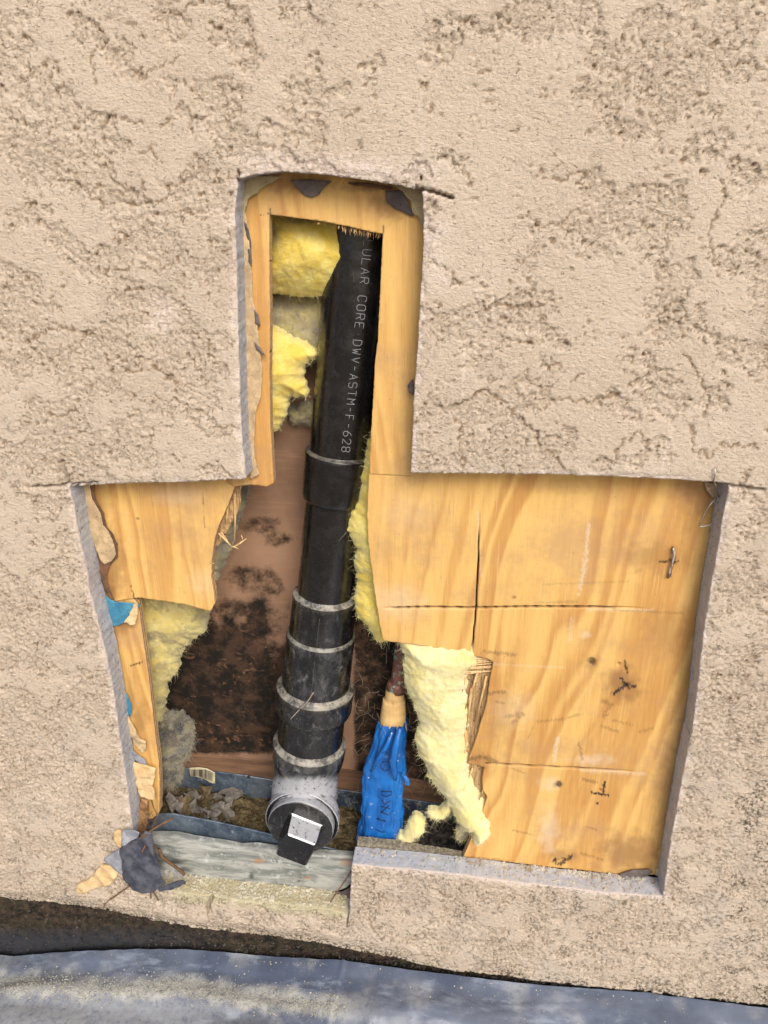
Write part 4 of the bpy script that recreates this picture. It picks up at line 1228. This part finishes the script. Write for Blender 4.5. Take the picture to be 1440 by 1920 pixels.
for i, ch_ in enumerate(TEXT):
    if ch_ == ' ': continue
    t0 = tC - (i - iC) * stepw
    for st in GL[ch_]:
        pts = []
        for (a, b), (c_, d_) in zip(st[:-1], st[1:]):
            for k in range(3):
                f_ = k / 3
                pts.append((a + (c_ - a) * f_, b + (d_ - b) * f_))
        pts.append(st[-1])
        # x of the glyph runs down the pipe, its top points to the right
        P3 = [surf(t0 + cw / 2 - u / 4 * cw, (v / 6 - .5) * ch) for u, v in pts]
        if len(P3) < 3 and np.linalg.norm(P3[0] - P3[-1]) < 1e-6: continue
        V, Fc = tube(np.array(P3), .00034, 4)
        tb.add(V, Fc)
tb.build('printed_lettering', print_m, pipe)

# clean-out mouth facing the viewer
Mc = P(566, 1541, .030)
DM = -.016
px_m = mpp(Mc)
rc = 70 * px_m
def ycyl(prof, cx_, cz_, seg=96):
    a = np.arange(seg) / seg * 2 * math.pi
    V = np.concatenate([np.stack([cx_ + r * np.cos(a), np.full(seg, y_), cz_ + r * np.sin(a)], 1) for y_, r in prof])
    n = len(prof)
    id_ = np.arange(n * seg).reshape(n, seg)
    q = np.stack([id_[:-1, :], np.roll(id_[:-1, :], -1, 1), np.roll(id_[1:, :], -1, 1), id_[1:, :]], -1).reshape(-1, 4)
    return V, q
def mouth(name, prof, paint, parent=pipe, dust=.4):
    prof = [(y_ + DM, r_) for y_, r_ in prof]
    V, q = ycyl(prof, Mc[0], Mc[2])
    V = V + (.0003 * fbm(V[:, 0] * 70, V[:, 2] * 70, V[:, 1] * 70, 2))[:, None]
    n = fbm(V[:, 0] * 50, V[:, 2] * 50, V[:, 1] * 50, 3)
    up = (V[:, 2] - Mc[2]) / rc
    pt = paint * sstep(-.9, .1, up + .3 * n)
    if name == 'clean_out_hub': pt[-96 * 3:] = 0
    return finish(name, V, q, abs_m, parent, None, True, {'dust': np.full(len(V), dust), 'ledge': np.zeros(len(V)), 'paint': pt})
ys = [.096, .088, .080, .074, .068, .062, .057, .052, .0475]
mouth('clean_out_hub', [(y_, rc * (.80 + .19 * sstep(.082, .060, y_))) for y_ in ys] + [(.0463, rc * 1.0), (.0455, rc * .985), (.0454, rc * .975), (.0470, rc * .93), (.0500, rc * .90)], 1.0)
plug = mouth('clean_out_plug', [(.052, rc * .86)] + [(.0475 - .0105 * k / 10, rc * (.875 + .012 * (k % 2))) for k in range(11)] + [(.0360, rc * .86), (.0352, rc * .83), (.0352, rc * .45), (.0352, 0)], .85, dust=.35)
# disc face must stay black: repaint mask by depth
at = plug.data.attributes['paint']
vals = np.empty(len(at.data), np.float32); at.data.foreach_get('value', vals)
co = np.empty(len(at.data) * 3, np.float32); plug.data.vertices.foreach_get('co', co)
yy = co.reshape(-1, 3)[:, 1] + plug['_org'][1]
vals[yy < .0366 + DM] = 0
at.data.foreach_set('value', vals)
# square wrench head
c1, c2 = P(545, 1526, .035 + DM), P(604, 1549, .035 + DM)
u = (c2 - c1); side = np.linalg.norm(u); u /= side
v = np.array([u[2], 0, -u[0]])
if v[2] > 0: v = -v
side = side * 1.02
hc = c1 + u * side / 2 + v * side / 2
yy_ = [y_ + DM for y_ in (.0358, .0345, .0335, .011, .0070, .0055)]
sc_ = [1.10, 1.04, 1.0, .95, .93, .86]
N_ = 8
Vh, Fh = [], []
corner = []
for y_, s_ in zip(yy_, sc_):
    hs = side / 2 * s_
    b_ = .10 * hs
    ring = []
    for sx_, sz_ in ((-1, -1), (1, -1), (1, 1), (-1, 1)):
        # bevelled corner: two points
        p1, p2 = (sx_ * hs, sz_ * (hs - b_)), (sx_ * (hs - b_), sz_ * hs)
        if sx_ * sz_ > 0: ring += [p2, p1] if (sx_, sz_) == (-1, -1) else [p1, p2]
        else: ring += [p2, p1] if (sx_, sz_) == (1, -1) else [p1, p2]
    ring = [(-(hs - b_), -hs), ((hs - b_), -hs), (hs, -(hs - b_)), (hs, hs - b_), (hs - b_, hs), (-(hs - b_), hs), (-hs, hs - b_), (-hs, -(hs - b_))]
    for a_, b2 in ring:
        p_ = hc + u * a_ + v * b2
        Vh.append((p_[0], y_, p_[2]))
for r_ in range(len(yy_) - 1):
    for j in range(8):
        k = (j + 1) % 8
        Fh.append((r_ * 8 + j, r_ * 8 + k, (r_ + 1) * 8 + k, (r_ + 1) * 8 + j))
Fh.append(tuple((len(yy_) - 1) * 8 + j for j in range(8)))
# top side gets its splash of pale primer as a mask on split faces
Vh = np.array(Vh)
bm_V, bm_F, pm = [], [], []
for f_ in Fh:
    base_ = len(bm_V)
    pts_ = Vh[list(f_)]
    cen_ = pts_.mean(0)
    loc = (cen_ - hc) @ v
    is_top = loc < -side * .43 and len(f_) == 4 and abs((cen_ - hc) @ u) < side * .25
    for p_ in pts_:
        bm_V.append(p_)
        pm.append(1.0 if is_top and p_[1] < .0352 + DM else 0.0)
    bm_F.append(tuple(range(base_, base_ + len(f_))))
finish('wrench_head', np.array(bm_V), bm_F, abs_m, plug, None, False, {'dust': np.full(len(bm_V), .25), 'ledge': np.zeros(len(bm_V)), 'paint': np.array(pm) * 1.0})

# ---------------------------------------------------------------- copper riser with tape and blue sleeve
cp = thing('copper_pipe', 'thin tarnished copper pipe wrapped in tan tape and a crumpled blue sleeve', 'pipe', P(712, 1590, .062))
V, Fc = tube([P(775, 1000, .092), P(757, 1200, .086), P(748, 1270, .083), P(744, 1300, .082), P(735, 1400, .08)], 14.5 * mpp(P(750, 1250, .085)), 28)
finish('copper_tube', V, Fc, copper_m, cp)
V, Fc = tube([P(744.5, 1277, .0825), P(744, 1284, .082), P(742.6, 1295, .0815)], [.0106, .0122, .0118], 28)
finish('solder_socket', V, Fc, copper_m, cp)
def sleeve(name, sections, mat, seed, fold, parent=cp, n=90, seg=120, noise_amp=.002):
    """sections: (px, py, d, half width px, depth ratio)"""
    S = np.array(sections, float)
    t = np.linspace(0, 1, n)
    ts = np.linspace(0, 1, len(S))
    I = np.stack([np.interp(t, ts, S[:, i]) for i in range(5)], 1)
    V = []
    for (a, b, d_, hw, rt) in I:
        c = P(a, b, d_)
        r = hw * mpp(c)
        an = np.arange(seg) / seg * 2 * math.pi
        k = 1 + fold * (noise(np.cos(an) * 1.8 + seed, np.sin(an) * 1.8, b * .012) + .5 * np.abs(noise(np.cos(an) * 4, np.sin(an) * 4 + seed, b * .03)) - .15)
        V.append(np.stack([c[0] + r * k * np.cos(an), c[1] - r * rt * k * np.sin(an), c[2] + 0 * an + .0006 * np.sin(an * 3 + b * .1)], 1))
    V = np.concatenate(V)
    id_ = np.arange(n * seg).reshape(n, seg)
    q = np.stack([id_[:-1, :], np.roll(id_[:-1, :], -1, 1), np.roll(id_[1:, :], -1, 1), id_[1:, :]], -1).reshape(-1, 4)
    return finish(name, V, q[:, ::-1], mat, parent)
sleeve('tan_tape', [(741, 1290, .081, 17, 1), (740, 1310, .080, 18, 1), (739, 1312, .080, 21, 1), (737, 1340, .078, 24, .95), (735, 1370, .077, 24, .9)], tape_m, 3, .05, n=40)
sleeve('tan_tape', [(758, 1352, .0745, 3.0, .3), (760, 1370, .074, 3.0, .3), (757, 1383, .074, 2.0, .3)], tape_m, 8, .1, n=12, seg=16)
sleeve('blue_sleeve', [(738, 1349, .077, 25, .9), (735, 1365, .076, 29, .85), (728, 1400, .074, 32, .7), (721, 1440, .071, 36, .6), (717, 1465, .069, 37, .55), (716, 1500, .067, 36, .55), (715, 1530, .065, 37, .5), (712, 1560, .062, 41, .5), (711, 1600, .060, 43, .5)], blue_m, 5, .30, noise_amp=.003)
sleeve('blue_flap', [(750, 1448, .060, 3, .5), (757, 1453, .055, 4, .4), (763, 1462, .052, 4.5, .3), (764, 1472, .052, 4, .3)], blue_m, 9, .2, n=16, seg=24)
# fold running down the sleeve
fb = Bag()
V, Fc = tube([P(750, 1365, .052), P(742, 1400, .050), P(737, 1430, .048), P(740, 1450, .0475), P(741, 1462, .049)], [.003, .0045, .005, .004, .002], 12)
fb.add(V, Fc)
V, Fc = tube([P(736, 1372, .054), P(724, 1400, .052), P(708, 1425, .051), P(695, 1446, .052)], [.002, .003, .003, .001], 12)
fb.add(V, Fc)
fb.build('blue_fold', blue_m, cp)
# smeared printed characters on the sleeve
def sleeve_y(px, py):
    return np.interp(py, [1400, 1440, 1500, 1530, 1560], [.0535, .0500, .0470, .0455, .041]) - .0035
def ink(pts, r=.0006):
    V, Fc = tube([P(a, b, sleeve_y(a, b)) for a, b in pts], r, 5)
    finish('printed_mark', V, Fc, ink_m, cp)
ink([(715, 1432), (718, 1428), (725, 1428), (731, 1434), (730, 1442), (722, 1446), (715, 1440), (714, 1433)])
ink([(716, 1412), (722, 1409), (730, 1416)])
ink([(715, 1484), (734, 1484)]); ink([(715, 1484), (716, 1491), (724, 1494), (733, 1490), (734, 1484)])
ink([(716, 1500), (722, 1508), (732, 1501)]); ink([(714, 1512), (731, 1516)]); ink([(714, 1524), (730, 1510)]); ink([(713, 1522), (728, 1528)])
ink([(708, 1534), (714, 1538), (722, 1538)]); ink([(705, 1535), (724, 1541)]); ink([(704, 1555), (714, 1560), (722, 1560)])

# ---------------------------------------------------------------- weathered board and ledges at the foot
WBD = [(262, 1571), (300, 1570), (330, 1571), (360, 1578), (420, 1587), (450, 1593), (480, 1592), (530, 1599), (600, 1605), (662, 1609), (664, 1650), (650, 1664), (628, 1672), (600, 1675), (540, 1671), (480, 1664), (420, 1657), (350, 1650), (300, 1650), (262, 1652)]
o = pxboard('weathered_board', WBD, .0285, .011, board_m, None, .0012, lambda x, z, dist: .0012 * fbm(x * 18, z * 60, 4, 4, .6),
            {'rust': blobs([(486, 1614, 14, 5, .8), (575, 1646, 12, 4, .5), (650, 1618, 14, 8, .6)]), 'dark': blobs([(472, 1642, 6, 9, .9), (330, 1615, 24, 6, .8), (345, 1630, 22, 6, .7), (560, 1652, 6, 3, .9), (300, 1620, 14, 20, .5)])})
tag(o, 'weathered grey board lying across the foot of the cavity below the clean-out', 'board')
o = pxboard('building_felt', [(255, 1648), (330, 1651), (420, 1656), (500, 1663), (600, 1674), (640, 1674), (662, 1662), (664, 1740), (255, 1700)], .0262, .002, tar_paper, None, .002)
tag(o, 'strip of dark felt showing under the weathered grey board', 'felt')
# sandy ledge of broken mortar in front of it
LEDGE = [(262, 1660), (308, 1668), (352, 1676), (400, 1682), (420, 1684), (498, 1692), (560, 1699), (600, 1703), (640, 1712), (650, 1700), (652, 1740), (500, 1715), (350, 1700), (258, 1690)]
m = M('pale_mortar')
c = m.mix(m.step(m.noise(60, 5, .7), .35, .65), (.50, .45, .30), (.42, .40, .31))
c = m.mix(m.step(m.noise(380, 4, .75), .55, .65), c, (.62, .56, .40))
c = m.mix(m.step(m.noise(22, 4, .6), .56, .66, 0, .7), c, (.60, .42, .20))
pale_mortar = m.out(c, 1.0, m.bump(m.noise(300, 5, .75), .002, 1.0), .1)
# right hand ledge: sandy strip on a scrap of brown wood
o = thing('sill_strip', 'sandy mortar strip on brown wood at the foot of the blue sleeve', 'sill', P(760, 1600, .03))
slab('mortar_crust', ragged(pxpoly([(670, 1575), (700, 1577), (745, 1583), (800, 1592), (868, 1603), (874, 1612), (800, 1602), (745, 1594), (700, 1588), (670, 1590)], .036), .002, .0012, 300, 6), .030, .012, .0012, mortar_m, o, rough_h(.0018, 260), rows=4, sidenoise=.001)
slab('wood_scrap', ragged(pxpoly([(671, 1586), (745, 1592), (870, 1610), (880, 1640), (672, 1625)], .034), .003, .0006, 200, 8), .0305, .009, .0015, timber_m, o, rough_h(.0006, 90))

# crumbs along the cut ledge under the right board, and on the left mortar ledge
lx = [P(a, b, 0) for a, b in ((665, 1624), (780, 1634), (900, 1648), (983, 1659), (1067, 1669), (1178, 1680), (1240, 1684))]
def f_ledge(r):
    px = r.uniform(670, 1240) if r.random() < .45 else r.uniform(940, 1240)
    x = P(px, 1650, .0)[0]
    z = np.interp(x, [p[0] for p in lx], [p[2] for p in lx])
    y_ = r.uniform(.004, .0285)
    return np.array([x, y_, z + .0006 + .0018 * r.random() * (y_ > .018)]), None
crumbs('ledge_grit', 'grit and mortar crumbs on the cut ledge below the right board', f_ledge, 1500, grit_m, .0004, .0026, 9)
ll = [P(a, b, .0) for a, b in LEDGE[:9]]
def f_left(r):
    px = r.uniform(300, 645)
    x = P(px, 1665, .012)[0]
    z = np.interp(x, [p[0] for p in ll], [p[2] for p in ll])
    return np.array([x, r.uniform(.003, .028) ** 1.0, z + .0003 + .0012 * r.random()]), None
m = M('pale_grit')
pg = m.out(m.mix(m.step(m.noise(60, 2), .35, .65), (.46, .40, .26), (.60, .56, .44)), .95)
crumbs('mortar_grit', 'pale mortar crumbs on the broken ledge below the weathered board', f_left, 1400, pg, .0004, .0022, 10)

# ---------------------------------------------------------------- crumpled membrane and paper at the lower left corner
def crump(name, label, cat, pts, d, mat, seed, curl, res=.0012, dfun=None):
    o = slab(name, ragged(pxpoly(pts, d), .002, .0007, 320, seed), d, .0008, res, mat, None,
             lambda x, z, dist: curl * (1.1 - 1.9 * np.abs(noise(x * 34 + z * 16, z * 10 - x * 6, seed + .3)) - .7 * np.abs(noise(x * 70 - z * 30, z * 40, seed + 2.3))) + (dfun(x, z) if dfun is not None else 0))
    return tag(o, label, cat)
crump('membrane_flap', 'crumpled slate coloured membrane hanging out of the lower left corner', 'membrane', [(226, 1590), (238, 1580), (256, 1574), (272, 1558), (284, 1562), (288, 1590), (296, 1618), (301, 1642), (309, 1657), (298, 1662), (290, 1668), (266, 1672), (250, 1668), (236, 1655), (228, 1636), (223, 1612)], -.003, membrane_m, 3, .0042)
crump('membrane_tongue', 'thin slate membrane tongue pointing right from the crumpled flap', 'membrane', [(296, 1666), (312, 1660), (330, 1652), (345, 1650), (349, 1656), (335, 1662), (315, 1668), (298, 1672)], -.008, membrane_m, 4, .004)
crump('grey_film', 'grey film scrap left of the crumpled slate membrane', 'film', [(194, 1612), (206, 1602), (224, 1592), (228, 1610), (230, 1640), (222, 1630), (208, 1622)], -.004, grey_film, 5, .004)
crump('grey_film', 'bright grey film patch above the crumpled slate membrane', 'film', [(229, 1558), (248, 1556), (262, 1562), (258, 1572), (240, 1580), (230, 1584)], -.012, grey_film, 6, .004)
crump('paper_curl', 'small pale paper curl above left of the slate membrane', 'paper', [(217, 1557), (228, 1556), (230, 1572), (227, 1588), (220, 1584), (216, 1570)], -.006, pale_paper, 7, .004)
crump('paper_curl', 'long pale tan paper tail lying on the stucco at lower left', 'paper', [(190, 1622), (205, 1622), (222, 1630), (220, 1642), (208, 1656), (196, 1660), (178, 1664), (160, 1672), (150, 1676), (143, 1668), (146, 1658), (160, 1652), (176, 1642), (182, 1630)], -.004, pale_paper, 8, .004)
def twig(label, pts, r=.0009, mat=None, nm='twig'):
    return wire(label, pts, r, 'twig', nm, mat or twig_m)
twig('straight brown splinter pointing up right from the crumpled membrane', [(262, 1572, -.01), (285, 1556, .0), (305, 1544, .010), (326, 1533, .020)], .0013)
twig('thin curved stem hanging in front of the grey board end', [(280, 1570, .004), (270, 1590, -.006), (266, 1598, -.008)])
twig('forked stem below the rotted paper at the lower left', [(284, 1500, .022), (288, 1515, .018), (296, 1530, .012), (290, 1542, .010), (284, 1552, .008)], .0008)
twig('thin brown stem dropping over the slate membrane', [(284, 1568, .0), (290, 1590, .0), (293, 1602, .002)], .0008)
twig('dark stem crossing the stucco below the paper tail', [(242, 1662, -.005), (225, 1674, -.004), (208, 1686, -.003)], .0009)
twig('fine root thread left of the membrane foot', [(208, 1684, -.003), (198, 1694, -.002), (192, 1706, -.002)], .0006)
twig('short stem at the right foot of the membrane', [(284, 1668, -.007), (290, 1676, -.005), (297, 1688, -.003)], .0009)
twig('short upright stem under the membrane foot', [(282, 1670, -.006), (283, 1684, -.003)], .001)
twig('brown bark strip in front of the left end of the grey board', [(298, 1592, .018), (302, 1606, .016), (318, 1618, .014), (338, 1632, .012), (346, 1640, .012)], .0020)
twig('thin leaning wire at the right end of the grey board', [(620, 1690, .008), (632, 1672, .010), (648, 1650, .014), (658, 1634, .018)], .0009)
rt = Bag()
for k in range(16):
    a0 = (random.uniform(262, 290), random.uniform(1540, 1566))
    V, Fc = tube([P(a0[0], a0[1], .004), P(a0[0] + random.uniform(-10, 12), a0[1] - random.uniform(4, 16), .008), P(a0[0] + random.uniform(-14, 24), a0[1] - random.uniform(10, 36), .012)], .0003, 4)
    rt.add(V, Fc)
tag(rt.build('root_tangle', twig_m), 'tangle of hair-thin roots above the slate membrane', None, None, 'stuff')

# cobweb and root threads in the dark of the cavity
wb_ = Bag()
r = np.random.default_rng(2)
for k in range(260):
    a, b = (r.uniform(660, 860), r.uniform(1240, 1590)) if k < 200 else (r.uniform(640, 700), r.uniform(1480, 1600))
    d0 = r.uniform(.07, .118)
    p0 = P(a, b, d0)
    L = r.uniform(.008, .03)
    v0 = r.normal(size=3) * np.array([1, .4, 1]); v0 /= np.linalg.norm(v0)
    pts = [p0]
    for j in range(5):
        v0 = v0 + r.normal(size=3) * .35; v0 /= np.linalg.norm(v0)
        pts.append(pts[-1] + v0 * L / 5)
    pts = np.array(pts); pts[:, 1] = np.clip(pts[:, 1], .05, .124)
    V, Fc = tube(pts, .00018, 3, False)
    wb_.add(V, Fc)
o = wb_.build('cobweb', web_m)
tag(o, 'dusty cobweb threads in the dark cavity behind the blue sleeve', None, None, 'stuff')
# web strand over the pipe ring
wire('dusty strand with a small fluff lump stuck on the lower coupling', [(588, 1298, .030), (575, 1318, .028), (560, 1332, .027), (545, 1348, .028)], .0007, 'strand', 'dusty_strand', web_m)

# ---------------------------------------------------------------- foundation, plastic sheet, sawdust
ftop = pxpoly([(x_, y_ - 28) for x_, y_ in WB[1:-1]], .012)
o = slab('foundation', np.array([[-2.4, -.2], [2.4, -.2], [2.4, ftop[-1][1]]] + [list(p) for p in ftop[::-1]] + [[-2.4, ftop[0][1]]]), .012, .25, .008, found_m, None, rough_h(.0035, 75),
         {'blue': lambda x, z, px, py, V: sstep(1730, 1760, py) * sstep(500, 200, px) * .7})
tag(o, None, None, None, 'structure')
SH = [(-700, 1830), (-300, 1808), (0, 1795), (80, 1788), (150, 1783), (240, 1780), (340, 1779), (430, 1786), (500, 1793), (640, 1800), (760, 1817), (850, 1828), (1000, 1846), (1100, 1853), (1200, 1860), (1440, 1890), (1700, 1925), (2100, 1980)]
E = np.array([P(a, b, .002 - .002 * math.sin(a * .01)) for a, b in SH])
nxs, nys = 700, 240
xs_ = np.linspace(E[0, 0], E[-1, 0], nxs)
ze = np.interp(xs_, E[:, 0], E[:, 2]); ye = np.interp(xs_, E[:, 0], E[:, 1])
ze = np.convolve(np.pad(ze, 6, 'edge'), np.ones(13) / 13, 'valid')
s_ = (np.linspace(0, 1, nys) ** 1.5) * .95
XX = np.repeat(xs_[None], nys, 0)
YY = ye[None] - s_[:, None] - .0012 * noise(XX * 40, 0 * XX, 2)
fall = np.exp(-s_ / .16)[:, None]
ridge = .010 * np.exp(-((YY + .055 + .010 * noise(XX * 5, 0, 3)) / .012) ** 2) * sstep(.35, -.2, XX)
ZZ = np.maximum(ze[None] * fall, .004) + sstep(0, .03, s_)[:, None] * (.007 * fbm(XX * 6, YY * 18, 4, 2) + .0015 * np.abs(fbm(XX * 24, YY * 50, 8, 3))) + ridge * .6
foldx = P(640, 1850, -.02)[0]
ZZ += .0022 * np.exp(-((XX - foldx - .15 * YY) / .0025) ** 2)
ZZ = np.maximum(ZZ, .001)
V = np.stack([XX.ravel(), YY.ravel(), ZZ.ravel()], 1)
id_ = np.arange(nxs * nys).reshape(nys, nxs)
q = np.stack([id_[:-1, :-1], id_[1:, :-1], id_[1:, 1:], id_[:-1, 1:]], -1).reshape(-1, 4)
spx, spy = proj(V)
bandc = np.interp(spx, [-100, 0, 200, 330, 440, 640, 800, 1000, 1440], [1830, 1836, 1850, 1842, 1860, 1880, 1890, 1900, 1915])
du = (1 - sstep(6, 34, np.abs(spy - bandc - 8) + 16 * fbm(V[:, 0] * 30, V[:, 1] * 30, 3, 3))) * sstep(760, 560, spx)
du = np.maximum(du, .35 * sstep(.1, .6, fbm(V[:, 0] * 14, V[:, 1] * 14, 6, 4)))
du = np.maximum(du, .45 * sstep(1860, 1900, spy - .02 * (spx - 700)) * sstep(700, 200, spx))
o = finish('plastic_sheet', V, q, film_m, None, None, True, {'dust': du})
tag(o, 'blue-grey plastic sheet covering the ground along the foot of the wall', 'plastic sheet')
ZS = ZZ
def sheet_z(x, y):
    i = int(np.clip(np.searchsorted(xs_, x), 1, nxs - 1))
    col_y = YY[:, i]; col_z = ZZ[:, i]
    return float(np.interp(-y, -col_y, col_z))
def f_saw(r):
    for _ in range(50):
        a = r.uniform(-30, 650)
        b = np.interp(a, [-100, 0, 200, 330, 440, 640], [1838, 1844, 1858, 1850, 1868, 1888]) + r.normal() * 13
        y_ = -.05
        for _k in range(4):
            p = PZ(a, b, sheet_z(0 if _k == 0 else p[0], y_)); y_ = p[1]
        if y_ < -.004: break
    return np.array([p[0], p[1], sheet_z(p[0], p[1]) + .0002]), None
crumbs('saw_dust', 'cream coloured cutting dust scattered on the plastic sheet', f_saw, 5200, sawdust_m, .0002, .0011, 12)
def f_edge(r):
    px = r.uniform(0, 1300)
    b = np.interp(px, [p[0] for p in SH], [p[1] for p in SH]) + abs(r.normal()) * 30
    p = PZ(px, b, .03); p = PZ(px, b, sheet_z(p[0], min(p[1], -.002))); 
    return np.array([p[0], min(p[1], -.003), sheet_z(p[0], min(p[1], -.003)) + .0002]), None
crumbs('white_specks', 'tiny white stucco chips scattered over the plastic sheet', f_edge, 220, grit_m, .0003, .0012, 13)

def f_found(r):
    px = r.uniform(-20, 1250)
    top = np.interp(px, [p[0] for p in WB], [p[1] for p in WB])
    bot = np.interp(px, [p[0] for p in SH], [p[1] for p in SH])
    p = P(px, top + (bot - top) * r.random() ** .6, .0095)
    return p, None
crumbs('foundation_grit', 'dark earth crumbs and sand stuck to the foundation under the stucco edge', f_found, 1100, gravel_m, .0004, .0018, 21)
